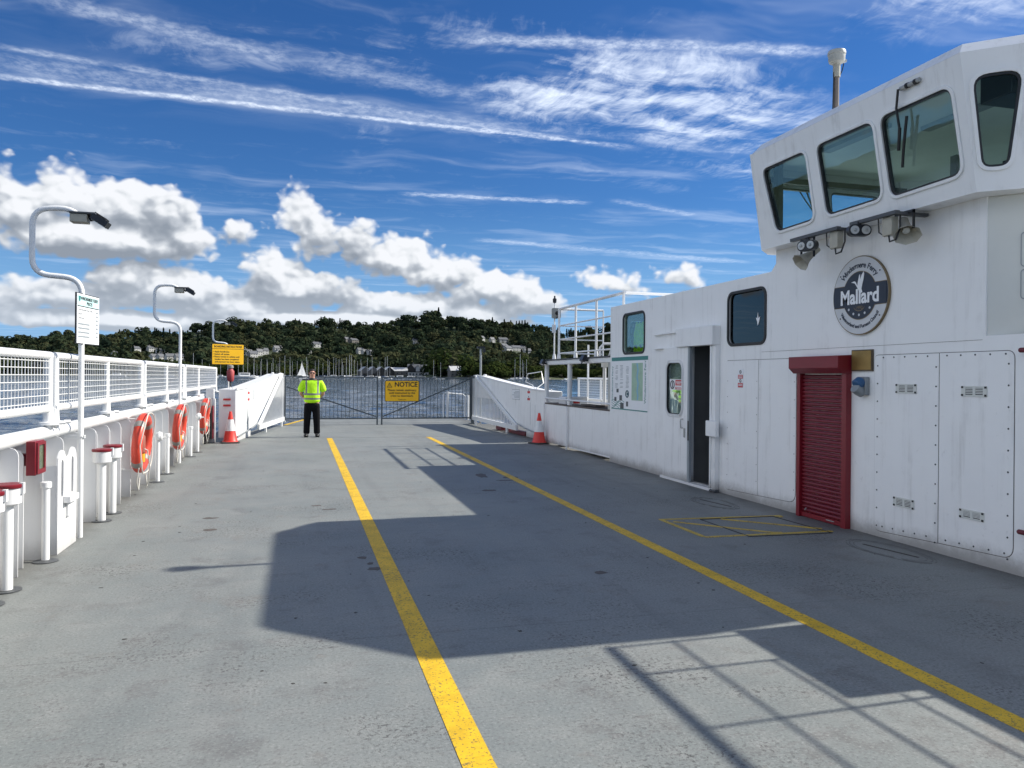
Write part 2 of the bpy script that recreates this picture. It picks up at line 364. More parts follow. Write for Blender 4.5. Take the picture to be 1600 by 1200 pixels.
def leaf_mat(name, dark, light, warm):
    m, nt, b = newmat(name); nt.nodes.remove(b); out = nt.nodes['Material Output']
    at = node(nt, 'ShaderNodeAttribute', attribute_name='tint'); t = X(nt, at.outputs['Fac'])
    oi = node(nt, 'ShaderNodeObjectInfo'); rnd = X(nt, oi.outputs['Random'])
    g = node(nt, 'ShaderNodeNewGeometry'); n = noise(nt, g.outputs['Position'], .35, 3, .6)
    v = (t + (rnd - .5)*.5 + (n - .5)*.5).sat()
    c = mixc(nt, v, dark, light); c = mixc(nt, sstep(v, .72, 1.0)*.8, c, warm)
    df = node(nt, 'ShaderNodeBsdfDiffuse'); nt.links.new(c, df.inputs[0])
    tl = node(nt, 'ShaderNodeBsdfTranslucent'); nt.links.new(c, tl.inputs[0])
    mx = node(nt, 'ShaderNodeMixShader'); mx.inputs[0].default_value = .22
    nt.links.new(df.outputs[0], mx.inputs[1]); nt.links.new(tl.outputs[0], mx.inputs[2]); nt.links.new(mx.outputs[0], out.inputs[0])
    return m
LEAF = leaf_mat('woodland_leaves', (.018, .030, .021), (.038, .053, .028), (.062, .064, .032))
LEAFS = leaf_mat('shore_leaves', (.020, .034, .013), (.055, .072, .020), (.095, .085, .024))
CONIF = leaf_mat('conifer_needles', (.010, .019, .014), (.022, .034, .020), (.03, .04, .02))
BARK = plain('bark', (.07, .055, .04), .9)
FIELD = plain('meadow', (.045, .060, .022), .9, var=.5, scale=.02)
GRASSB = plain('lawn', (.085, .135, .03), .9, var=.3, scale=.05)
HWHITE = plain('render_white', (.42, .42, .41), .7, var=.06, scale=.5)
HSTONE = plain('lakeland_stone', (.16, .15, .14), .85, var=.2, scale=.6)
SLATE = plain('slate_roof', (.10, .105, .115), .6, var=.2, scale=.8)
LROOF = plain('pale_sheet_roof', (.50, .50, .50), .5, var=.1, scale=.4)
HDARK = plain('dark_timber', (.025, .022, .02), .7)
PANE = plain('window_pane', (.04, .045, .05), .15)
HULL = plain('boat_white', (.75, .75, .74), .3, var=.05)
HULLB = plain('boat_blue', (.03, .06, .14), .3)
SAIL = plain('sail_cloth', (.80, .80, .78), .6, var=.03)
MASTM = plain('mast_alloy', (.80, .80, .78), .4, .3)
SKIN = plain('skin', (.52, .27, .19), .5, var=.06, scale=20)
HAIR = plain('dark_hair', (.018, .012, .01), .6)
TROU = plain('black_trousers', (.006, .006, .008), .9, spec=.15, var=.3, scale=12, bump=.4, bscale=25)

# ------------------------------------------------------------------ mesh building
class MB:
    def __init__(s): s.v = []; s.f = []
    def add(s, vs, fs):
        n = len(s.v); s.v += [tuple(q) for q in vs]; s.f += [tuple(i+n for i in f) for f in fs]; return s
    def box(s, x0, x1, y0, y1, z0, z1, M=None):
        vs = [Vector(q) for q in ((x0,y0,z0),(x1,y0,z0),(x1,y1,z0),(x0,y1,z0),(x0,y0,z1),(x1,y0,z1),(x1,y1,z1),(x0,y1,z1))]
        if M: vs = [M @ q for q in vs]
        return s.add(vs, [(0,3,2,1),(4,5,6,7),(0,1,5,4),(1,2,6,5),(2,3,7,6),(3,0,4,7)])
    def prism(s, poly, t0, t1, M):
        """poly in (u,v), extruded from w=t0 to t1, placed by M"""
        n = len(poly); a = [M @ Vector((u, v, t0)) for u, v in poly]; b = [M @ Vector((u, v, t1)) for u, v in poly]
        return s.add(a+b, [tuple(range(n-1, -1, -1)), tuple(range(n, 2*n))] + [(i, (i+1) % n, n+(i+1) % n, n+i) for i in range(n)])
    def plate(s, outer, holes, t0, t1, M):
        loops = [outer] + holes; pts = [p for l in loops for p in l]
        tris = tessellate_polygon([[Vector((u, v, 0)) for u, v in l] for l in loops])
        n = len(pts); a = [M @ Vector((u, v, t0)) for u, v in pts]; b = [M @ Vector((u, v, t1)) for u, v in pts]
        fs = [tuple(t) for t in tris] + [tuple(i+n for i in reversed(t)) for t in tris]
        k = 0
        for l in loops:
            m = len(l)
            for i in range(m): fs.append((k+i, k+(i+1) % m, n+k+(i+1) % m, n+k+i))
            k += m
        return s.add(a+b, fs)
    def flat(s, poly, M=None):
        vs = [Vector((*p, 0)) if len(p) == 2 else Vector(p) for p in poly]
        if M: vs = [M @ q for q in vs]
        return s.add(vs, [tuple(range(len(vs)))])
    def ring(s, c, ax, r, n, u=None):
        ax = ax.normalized(); u = (u or (Vector((0,0,1)) if abs(ax.z) < .9 else Vector((1,0,0)))); u = (u - ax*u.dot(ax)).normalized(); w = ax.cross(u)
        return [c + (u*math.cos(2*math.pi*i/n) + w*math.sin(2*math.pi*i/n))*r for i in range(n)]
    def tube(s, pts, r, n=8, caps=True, closed=False):
        pts = [Vector(p) for p in pts]; N = len(pts); rs = r if isinstance(r, (list, tuple)) else [r]*N
        rings = []; u = None
        for i, p in enumerate(pts):
            a = pts[(i+1) % N] if (i < N-1 or closed) else p; b = pts[i-1] if (i > 0 or closed) else p
            d = (a-b).normalized()
            if u is None: u = Vector((0,0,1)) if abs(d.z) < .9 else Vector((1,0,0))
            u = (u - d*u.dot(d)).normalized(); rings.append(s.ring(p, d, rs[i], n, u))
        vs = [q for rg in rings for q in rg]; fs = []
        for i in range(N if closed else N-1):
            j = (i+1) % N
            for k in range(n): fs.append((i*n+k, i*n+(k+1) % n, j*n+(k+1) % n, j*n+k))
        if caps and not closed: fs += [tuple(range(n-1, -1, -1)), tuple(range((N-1)*n, N*n))]
        return s.add(vs, fs)
    def lathe(s, prof, c=(0,0,0), n=16, ax='z'):
        c = Vector(c); vs = []
        for r, h in prof:
            for i in range(n):
                a = 2*math.pi*i/n; q = (r*math.cos(a), r*math.sin(a), h)
                if ax == 'x': q = (q[2], q[0], q[1])
                if ax == 'y': q = (q[0], q[2], q[1])
                vs.append(c + Vector(q))
        m = len(prof); fs = [(i*n+k, i*n+(k+1) % n, (i+1)*n+(k+1) % n, (i+1)*n+k) for i in range(m-1) for k in range(n)]
        if prof[0][0] > 1e-6: fs.append(tuple(range(n-1, -1, -1)))
        if prof[-1][0] > 1e-6: fs.append(tuple(range((m-1)*n, m*n)))
        return s.add(vs, fs)
    def sphere(s, c, r, n=12, m=8, sc_=(1,1,1)):
        prof = [(r*math.sin(math.pi*i/m)*1.0, -r*math.cos(math.pi*i/m)) for i in range(m+1)]
        vs = []
        for rr, h in prof:
            for i in range(n):
                a = 2*math.pi*i/n; vs.append(Vector(c) + Vector((rr*math.cos(a)*sc_[0], rr*math.sin(a)*sc_[1], h*sc_[2])))
        return s.add(vs, [(i*n+k, i*n+(k+1) % n, (i+1)*n+(k+1) % n, (i+1)*n+k) for i in range(m) for k in range(n)])
    def torus(s, c, R_, r, ax='x', n=36, m=12, a0=0, a1=2*math.pi):
        full = abs(a1-a0) > 6.28; N = n if full else n+1; pts = []
        for i in range(N):
            a = a0 + (a1-a0)*i/n; q = (R_*math.cos(a), R_*math.sin(a), 0)
            pts.append(Vector(c) + Vector({'x': (0, q[0], q[1]), 'y': (q[0], 0, q[1]), 'z': q}[ax]))
        return s.tube(pts, r, m, closed=full)
    def mesh(s, name, mat, smooth=False, ang=None):
        me = bpy.data.meshes.new(name); me.from_pydata(s.v, [], s.f); me.update()
        bm = bmesh.new(); bm.from_mesh(me); bmesh.ops.recalc_face_normals(bm, faces=bm.faces); bm.to_mesh(me); bm.free()
        if mat: me.materials.append(mat)
        if smooth:
            me.polygons.foreach_set('use_smooth', [True]*len(me.polygons))
            try: me.set_sharp_from_angle(angle=R(ang or 40))
            except Exception: pass
        return me
    def build(s, name, mat, parent=None, smooth=False, bevel=0.0, **k):
        o = bpy.data.objects.new(name, s.mesh(name, mat, smooth or bevel > 0)); C.objects.link(o); attach(o, parent)
        if bevel:
            b = o.modifiers.new('bevel', 'BEVEL'); b.width = bevel; b.segments = 2; b.limit_method = 'ANGLE'; b.angle_limit = R(35)
        for a, v in k.items(): o[a] = v
        return o
def attach(o, parent):
    """meshes are built in world coordinates; a part directly under a thing is shifted by the thing's own base point"""
    if parent is None: return
    o.parent = parent
    if parent.type == 'EMPTY': o.location = -Vector(parent.location)
def thing(name, label, cat, loc=(0,0,0), group=None):
    o = bpy.data.objects.new(name, None); C.objects.link(o); o.location = loc; o.empty_display_size = .2
    o['label'] = label; o['category'] = cat
    if group: o['group'] = group
    return o
def tag(o, label, cat, group=None):
    o['label'] = label; o['category'] = cat
    if group: o['group'] = group
    return o
def struct(o): o['kind'] = 'structure'; return o
def place(me, name, parent, loc=(0,0,0)):
    o = bpy.data.objects.new(name, me); C.objects.link(o); o.parent = parent
    o.location = Vector(loc) - (Vector(parent.location) if parent and parent.type == 'EMPTY' else Vector()); return o
def dup(src, loc, rotz=None, label=None, scale=None):
    r = src.copy(); C.objects.link(r); r.location = loc
    if rotz is not None: r.rotation_euler = (0, 0, rotz)
    if scale is not None: r.scale = scale if isinstance(scale, tuple) else (scale,)*3
    if label: r['label'] = label
    for ch in list(src.children):
        c = ch.copy(); C.objects.link(c); c.parent = r
        for g in list(ch.children):
            d = g.copy(); C.objects.link(d); d.parent = c
    return r
def rrect(u0, u1, v0, v1, r, n=5):
    out = []
    for cx, cy, a in ((u1-r, v1-r, 0), (u0+r, v1-r, 90), (u0+r, v0+r, 180), (u1-r, v0+r, 270)):
        for i in range(n+1):
            t = R(a+90*i/n); out.append((cx+r*math.cos(t), cy+r*math.sin(t)))
    return out
def rpoly(pts, r, n=5):
    out = []; N = len(pts)
    for i in range(N):
        p = Vector(pts[i]); a = (Vector(pts[i-1])-p).normalized(); b = (Vector(pts[(i+1) % N])-p).normalized()
        rr = r[i] if isinstance(r, (list, tuple)) else r
        A, B = p+a*rr, p+b*rr
        for k in range(n+1):
            t = k/n; q = A*(1-t)**2 + p*2*t*(1-t) + B*t*t; out.append((q.x, q.y))
    return out
def grow(poly, d):
    """offset a convex polygon outwards"""
    c = Vector((sum(p[0] for p in poly)/len(poly), sum(p[1] for p in poly)/len(poly))); out = []
    N = len(poly)
    for i in range(N):
        p = Vector(poly[i]); e = (Vector(poly[(i+1) % N])-Vector(poly[i-1])); nrm = Vector((e.y, -e.x)).normalized()
        if nrm.dot(p-c) < 0: nrm = -nrm
        out.append(tuple(p+nrm*d))
    return out
def frame(u, v, w, o): return Matrix(((u[0], v[0], w[0], o[0]), (u[1], v[1], w[1], o[1]), (u[2], v[2], w[2], o[2]), (0,0,0,1)))
def WM(x): return frame((0,1,0), (0,0,1), (-1,0,0), (x,0,0))          # (Y, Z, towards the deck) on the plane X = x
def TX(x, y, z): return frame((0,-1,0), (0,0,1), (-1,0,0), (x,y,z))   # lettering read from the deck on a wall facing -X
def TXp(x, y, z): return frame((0,1,0), (0,0,1), (1,0,0), (x,y,z))    # facing +X
def TY(x, y, z): return frame((1,0,0), (0,0,1), (0,-1,0), (x,y,z))    # facing -Y
def text(s, size, M, mat, parent, name='lettering', align='CENTER', bold=0.0, space=1.0, sx=1.0, line=1.0, label=None):
    cu = bpy.data.curves.new(name, 'FONT'); cu.body = s; cu.size = size; cu.align_x = align; cu.align_y = 'CENTER'
    cu.offset = bold; cu.space_character = space; cu.space_line = line; cu.resolution_u = 3
    t = bpy.data.objects.new(name+'_curve', cu); C.objects.link(t)
    dg = bpy.context.evaluated_depsgraph_get(); me = bpy.data.meshes.new_from_object(t.evaluated_get(dg))
    bpy.data.objects.remove(t); me.transform(M @ Matrix.Diagonal((sx, 1, 1, 1))); me.materials.clear(); me.materials.append(mat); me.name = name
    if parent is None: return me
    o = bpy.data.objects.new(name, me); C.objects.link(o); attach(o, parent); return o
def bars(rows, M, mat, parent, name='lettering'):
    m = MB()
    for u0, u1, v0, v1 in rows: m.flat([(u0, v0), (u1, v0), (u1, v1), (u0, v1)], M)
    o = m.build(name, mat, parent); o['kind'] = 'stuff'; return o
I4 = Matrix.Identity(4)

# ================================================================== THE LAKE AND THE FERRY DECK
m = MB(); m.flat([(-6000, -4000, -.85), (6000, -4000, -.85), (6000, 6000, -.85), (-6000, 6000, -.85)]); struct(m.build('lake_water', WATER))
def lake_waves():
    na, nr = 620, 500; a = np.radians(np.linspace(-62, 72, na)); r = 3*(980/3)**(np.arange(nr)/(nr-1)); A, Rr = np.meshgrid(a, r); x, y = Rr*np.sin(A), Rr*np.cos(A)
    z = np.zeros_like(x); g = np.random.default_rng(3)
    for k in range(46):
        lam = .8*(16)**(k/45); th = math.radians(75) + g.normal(0, .55); amp = .0036*lam**.78; ph = g.uniform(0, 6.28)
        fade = np.clip(lam/(Rr*.0118*2.2) - .6, 0, 1)
        w = np.sin((x*math.cos(th)+y*math.sin(th))*2*math.pi/lam + ph + .9*np.sin(x*.11*g.uniform(.5, 1.5)+y*.07+k)); z += amp*fade*(1-np.abs(w))*1.3
    z = z - z.mean() - .45; z = np.where((x > -2.45) & (x < 8.9) & (y < 22.6), -.8, z)
    V = np.stack([x.ravel(), y.ravel(), z.ravel()], 1).astype(np.float32); i0 = (np.arange(nr-1)[:, None]*na + np.arange(na-1)[None]).ravel(); Fq = np.stack([i0, i0+1, i0+na+1, i0+na], 1).astype(np.int32)
    me = bpy.data.meshes.new('lake_water'); me.vertices.add(len(V)); me.vertices.foreach_set('co', V.ravel()); me.loops.add(Fq.size); me.loops.foreach_set('vertex_index', Fq.ravel())
    me.polygons.add(len(Fq)); me.polygons.foreach_set('loop_start', np.arange(0, Fq.size, 4, dtype=np.int32)); me.update(calc_edges=True); me.polygons.foreach_set('use_smooth', [True]*len(Fq)); me.materials.append(WATER)
    o = bpy.data.objects.new('lake_water', me); C.objects.link(o); struct(o)
lake_waves()
XY = lambda z=0: frame((1,0,0), (0,1,0), (0,0,1), (0,0,z))
m = MB(); m.prism([(-2.45,-9),(8.9,-9),(8.9,20.55),(-2.45,20.55)], -.045, 0, XY()); struct(m.build('ferry_deck', DECK))
m = MB(); m.prism([(-2.45,20.585),(8.9,20.585),(8.9,22.6),(6.6,25.95),(-.98,25.95),(-1.5,22.6),(-2.45,22.6)], -.045, 0, XY()); struct(m.build('ferry_deck', DECK))
m = MB(); m.prism([(-2.5,-9.05),(8.95,-9.05),(8.95,22.65),(6.65,26.0),(-1.03,26.0),(-1.55,22.65),(-2.5,22.65)], -1.6, -.047, XY()); struct(m.build('ferry_hull', DGREY))
# the boarding ramp beyond the gate
m = MB(); m.add([(-.55,26.02,.0),(6.1,26.02,0),(5.85,28.4,.06),(.15,28.4,.06),(-.55,26.02,-.05),(6.1,26.02,-.05),(5.85,28.4,0),(.15,28.4,0)], [(0,1,2,3),(7,6,5,4),(0,4,5,1),(1,5,6,2),(2,6,7,3),(3,7,4,0)]); struct(m.build('boarding_ramp', DECK))
m = MB(); m.add([(-.55,26.03,.006),(-.40,26.03,.006),(.30,28.38,.066),(.15,28.38,.066)], [(0,1,2,3)]); struct(m.build('ramp_edge_line', YLINE))
# lane lines, 4 mm proud of the deck
for xc, w, y1 in ((.735, .14, 20.45), (3.315, .13, 20.45)):
    m = MB(); y = -4.0
    while y < y1:
        y2 = min(y1, y+.6); m.box(xc-w/2, xc+w/2, y, y2+.001, .0005, .0028); y = y2
    struct(m.build('lane_line', YLINE))
# hatch box painted on the deck and the hatch cover joints
def strip(m, a, b, w, z0=.0005, z1=.004):
    a, b = Vector(a), Vector(b); d = (b-a).normalized(); n = Vector((-d.y, d.x))*w/2
    m.prism([tuple(a-n), tuple(b-n), tuple(b+n), tuple(a+n)], z0, z1, XY())
m = MB()
for i, (a, b) in enumerate([((4.0,8.08),(5.55,7.99)), ((4.02,8.06),(4.02,7.10)), ((4.02,7.08),(5.53,7.05)), ((4.1,7.92),(4.86,7.12)), ((4.86,7.12),(4.95,7.10)), ((4.72,7.95),(5.50,7.18)), ((5.47,7.98),(5.50,7.9))]):
    strip(m, a, b, .055, .0005, .0035+i*.0004)
struct(m.build('hatch_marking', YOLD))
m = MB()
for i, (a, b) in enumerate([((4.47,7.98),(4.49,7.0)), ((4.49,7.0),(5.46,6.96)), ((5.46,6.96),(5.42,7.96)), ((5.42,7.96),(4.47,7.98))]): strip(m, a, b, .012, .0005, .0055+i*.0003)
struct(m.build('hatch_joint', BLACK))
# scuffed turning circles in the deck paint by the wall
SCUFF = plain('scuffed_deck', (.15, .155, .15), .7, var=.35, scale=14)
SCUFFD = plain('bare_deck_streak', (.045, .04, .036), .7, var=.3, scale=30)
for cx, cy, a, b in ((5.44, 6.12, .24, .52), (5.25, 9.0, .22, .48)):
    m = MB()
    for k in (1.0, .92, .82):
        pts = [(cx + a*k*math.cos(t)*(1+.06*math.sin(3*t)), cy + b*k*math.sin(t)) for t in [i*math.pi/16 for i in range(33)]]
        for p, q in zip(pts, pts[1:]):
            if random.random() < .85: strip(m, p, q, .006+random.random()*.006, .0004, .002+k*.001)
    struct(m.build('deck_scuff_ring', SCUFF))
    m = MB(); strip(m, (cx-.04, cy+.30), (cx+.06, cy-.30), .028, .0004, .0035); struct(m.build('deck_slot', SCUFFD))
# paint chips and puddles of bare steel
m = MB()
def blotch(cx, cy, a, b, z):
    n = 11; pts = [(cx+a*math.cos(2*math.pi*i/n)*random.uniform(.55, 1.15), cy+b*math.sin(2*math.pi*i/n)*random.uniform(.5, 1.2)) for i in range(n)]
    m.prism(pts, .0004, z, XY())
for cx, cy, a, b in [(.55,6.98,.05,.07),(.62,6.55,.07,.06),(.60,6.75,.03,.05),(2.44,6.0,.06,.07),(2.9,12.3,.10,.30),(3.3,12.0,.14,.16),(3.15,11.7,.2,.07),(2.6,10.7,.12,.08),(-.9,8.6,.10,.07),(-.98,9.3,.09,.05),(.2,9.9,.07,.05),(.35,9.6,.12,.04)]:
    blotch(cx, cy, a, b, .0022)
struct(m.build('worn_paint_patch', plain('worn_primer', (.10, .085, .075), .75, var=.3, scale=25)))
m = MB()
for i in range(60): 
    cx, cy = random.uniform(-1.9, 5.4), random.uniform(2.4, 17); blotch(cx, cy, random.uniform(.005, .018), random.uniform(.005, .014), .0026)
o = m.build('paint_chips', plain('chip_dark', (.045, .042, .04), .8)); o['kind'] = 'stuff'; tag(o, 'small dark chips scattered over the grey deck paint', 'paint chips'); o['kind'] = 'stuff'

# ================================================================== LEFT BULWARK
bw = thing('bulwark', 'long white ribbed bulwark with a fat pipe rail along the left of the deck', 'bulwark', (-2.36, 8, 0))
m = MB(); m.box(-2.385, -2.36, -8, 19.62, 0.002, 1.06); m.build('side_plate', WHITE, bw)
m = MB(); m.tube([(-2.25, -8, 1.082), (-2.25, 19.5, 1.082)], .060, 16); m.build('pipe_rail', PIPE, bw, smooth=True)
XZ = lambda y: frame((1,0,0), (0,0,1), (0,1,0), (0,y,0))
prof = [(-2.36, .003), (-2.155, .003), (-2.155, .96)] + [(-2.155-.055*(1-math.cos(R(a))), .96+.07*math.sin(R(a))) for a in (30, 60, 90)] + [(-2.36, 1.03)]
rm = MB().prism(prof, -.006, .006, XZ(0)).mesh('rib', WHITE)
flm = MB().box(-2.16, -2.148, -.03, .03, .003, .96).mesh('rib_flange', WHITE)
ribs = [-6.27+.6*i for i in range(44)]
for y in ribs:
    if y > 19.55: break
    place(rm, 'rib', bw, (0, y, 0))
prof2 = [(-2.36, .003), (-2.21, .003), (-2.21, .93), (-2.23, .98), (-2.36, 1.02)]
rm2 = MB().prism(prof2, -.006, .006, XZ(0)).mesh('rib', WHITE)
for y in ribs:
    if 3 < y < 19 and not 7.3 < y+.3 < 8.5: place(rm2, 'rib', bw, (0, y+.3, 0))
scm = MB().plate(rrect(-.028, .028, .03, .115, .026), [], .001, .004, WM(-2.36)).mesh('scupper', BLACK)
scm2 = MB().plate(rrect(-.028, .028, .03, .115, .026), [], .001, .004, TXp(-2.36, 0, 0)).mesh('scupper', BLACK)
for y in ribs:
    if 4 < y < 19: place(scm2, 'scupper', bw, (0, y+.10, 0))
m = MB()
for y in ribs[::2]:
    if 3 < y < 19: m.box(-2.36, -2.335, y+.28, y+.30, .003, .62)
m.build('stiffener', WHITE, bw)
# weld seam of the pipe
m = MB()
for y in (8.95, 14.2): m.tube([(-2.25, y, 1.082), (-2.25, y+.012, 1.082)], .0635, 16)
m.build('rail_joint', GALV, bw)
m = MB(); m.box(-2.34, -1.95, 19.52, 19.60, .003, 1.05); m.box(-2.16, -1.98, 19.50, 19.66, 1.05, 1.29); m.build('end_post', WHITE, bw, bevel=.01)

# fairlead bracket: a boxed plate with two slots
fb_ = thing('fairlead_bracket', 'white steel bracket with two tall slots and rounded shoulders behind the price board post', 'bracket', (-2.2, 8.0, 0))
def archpoly(w, h): return [(-w/2, 0), (w/2, 0), (w/2, h-w/2)] + [(w/2*math.cos(R(a)), h-w/2+w/2*math.sin(R(a))) for a in (30, 60, 90, 120, 150)] + [(-w/2, h-w/2)]
outer = [(7.70, .003), (8.30, .003), (8.30, .80)] + [(8.17+.13*math.cos(R(a)), .80+.13*math.sin(R(a))) for a in (30, 60, 90, 120, 150)] + [(8.0, .84)] + [(7.83+.13*math.cos(R(a)), .80+.13*math.sin(R(a))) for a in (30, 60, 90, 120, 150)] + [(7.70, .80)]
holes = [[(7.84+u, .50+v) for u, v in archpoly(.07, .34)], [(8.16+u, .50+v) for u, v in archpoly(.07, .34)]]
MP = frame((0,1,0), (0,0,1), (1,0,0), (0,0,0))
m = MB(); m.plate(outer, holes, -2.10, -2.085, MP); m.build('slotted_plate', WHITE, fb_)
m = MB(); m.box(-2.355, -2.101, 7.70, 7.715, .003, .80); m.box(-2.355, -2.101, 8.285, 8.30, .003, .80); m.box(-2.34, -2.101, 7.72, 8.28, .47, .485); m.build('side_cheek', WHITE, fb_)
m = MB(); m.box(-2.084, -2.02, 7.86, 8.14, .44, .50); m.box(-2.084, -2.06, 7.95, 8.14, .30, .438); m.build('hook_ledge', WHITE, fb_, bevel=.006)

def bollard(x, y, h, label):
    t = thing('vent_bollard', label, 'bollard', (x, y, 0), 'red capped white vent bollards')
    m = MB(); m.lathe([(.041, .012), (.041, h-.15)], (x, y, 0), 18); m.build('post', PIPE, t, smooth=True)
    m = MB(); m.lathe([(.10, .002), (.10, .010)], (x, y, 0), 22); m.build('foot_plate', DGREY, t)
    m = MB(); m.lathe([(.04, h-.17), (.094, h-.145), (.094, h-.03)], (x, y, 0), 22); m.build('drum', WHITE, t, smooth=True)
    m = MB(); m.lathe([(.100, h-.03), (.105, h-.022), (.105, h-.006), (.098, h)], (x, y, 0), 22); m.build('cap', RED, t, smooth=True)
    m = MB(); m.box(x+.085, x+.112, y-.02, y+.02, h-.075, h+.008); m.build('latch', PIPE, t)
    return t
bollard(-2.10, 6.52, .80, 'white vent bollard with red cap, cut by the left edge, farther of the nearest pair')
bollard(-2.09, 6.14, .80, 'white vent bollard with red cap, nearest of all and mostly outside the left edge')
bollard(-2.10, 9.36, .80, 'white vent bollard with red cap, nearer of the pair beyond the price board post')
bollard(-2.10, 9.86, .80, 'white vent bollard with red cap, farther of the pair beside the first lifebuoy')

def standpipe(x, y, h, label, valve=False):
    t = thing('standpipe', label, 'pipe', (x, y, 0), 'white standpipes along the bulwark')
    m = MB(); m.lathe([(.032, .012), (.032, h-.05)], (x, y, 0), 14); m.build('pipe', PIPE, t, smooth=True)
    m = MB(); m.lathe([(.10, .002), (.10, .008), (.04, .018)], (x, y, 0), 20); m.build('foot_plate', DGREY, t)
    m = MB(); m.lathe([(.032, h-.05), (.044, h-.05), (.044, h-.005), (.038, h)], (x, y, 0), 14)
    if valve: m.lathe([(.0, -.05), (.06, -.04), (.075, 0), (.06, .04), (0, .05)], (x+.02, y, h-.03), 14, 'x'); m.tube([(x+.05, y, h-.05), (x+.12, y, h-.05)], .012, 6)
    m.build('valve' if valve else 'cap', PIPE, t, smooth=True)
standpipe(-2.11, 7.46, .69, 'short white standpipe with screw cap beside the red fire box')
standpipe(-2.06, 12.55, .72, 'white standpipe with round valve head just beyond the first lifebuoy', True)
standpipe(-2.08, 13.55, .66, 'plain white standpipe with cap short of the second lifebuoy')
standpipe(-2.08, 16.3, .60, 'white standpipe between the second and third lifebuoys')
standpipe(-2.06, 17.2, .78, 'white standpipe with round valve head short of the third lifebuoy', True)

# red fire box
t = thing('fire_box', 'deep red steel fire call box with glass front under the pipe rail', 'fire box', (-2.25, 7.1, .9))
m = MB(); m.box(-2.185, -2.112, 7.19, 7.42, .775, 1.06); m.box(-2.35, -2.186, 7.26, 7.36, .85, .95); m.build('box', RED, t, bevel=.006)
m = MB(); m.plate(rrect(7.20, 7.41, .785, 1.05, .01), [rrect(7.235, 7.375, .82, 1.025, .01)], .001, .014, TXp(-2.112, 0, 0)); m.build('door', RED, t)
m = MB(); m.plate(rrect(7.235, 7.375, .82, 1.025, .01), [], .001, .003, TXp(-2.112, 0, 0)); m.build('glass_front', plain('greenish_pane', (.12, .15, .10), .1, var=.5, scale=30), t)
# wall sign between ribs
def warn(x, y, z, s, facing, label, red2=True, name='warning_sign'):
    T = {'l': TX, 'r': TXp, 'f': TY}[facing](x, y, z)
    t = thing(name, label, 'sign', (x, y, z), 'small red and white safety labels')
    m = MB(); m.plate(rrect(-.075*s, .075*s, -.14*s, .14*s, .006*s), [], 0.001, .003, T); m.build('plate', SIGNW, t)
    m = MB(); m.flat([(-.065*s, -.13*s), (.065*s, -.13*s), (.065*s, -.065*s), (-.065*s, -.065*s)], T @ Matrix.Translation((0,0,.0045)))
    if red2: m.flat([(-.065*s, .0), (.065*s, .0), (.065*s, .055*s), (-.065*s, .055*s)], T @ Matrix.Translation((0,0,.0045)))
    m.build('red_band', INKR, t)
    m = MB()
    for cz in (.098, -.032):
        a = [(.028*s*math.cos(R(k*30)), cz*s+.028*s*math.sin(R(k*30))) for k in range(12)]; b = [(.019*s*math.cos(R(k*30)), cz*s+.019*s*math.sin(R(k*30))) for k in range(12)]
        m.plate(a, [b], .004, .005, T); m.flat([(-.02*s, cz*s+.012*s), (-.014*s, cz*s+.018*s), (.02*s, cz*s-.012*s), (.014*s, cz*s-.018*s)], T @ Matrix.Translation((0,0,.0055)))
    m.build('pictogram', INK, t)
    m = MB()
    for zz in (-.085, -.105, .038, .018): m.flat([(-.05*s, zz*s-.004*s), (.05*s, zz*s-.004*s), (.05*s, zz*s+.005*s), (-.05*s, zz*s+.005*s)], T @ Matrix.Translation((0,0,.0055)))
    m.build('lettering', SIGNW, t); return t
warn(-2.358, 10.28, .86, 1.2, 'r', 'narrow red and white label on the bulwark above the far bollard pair')

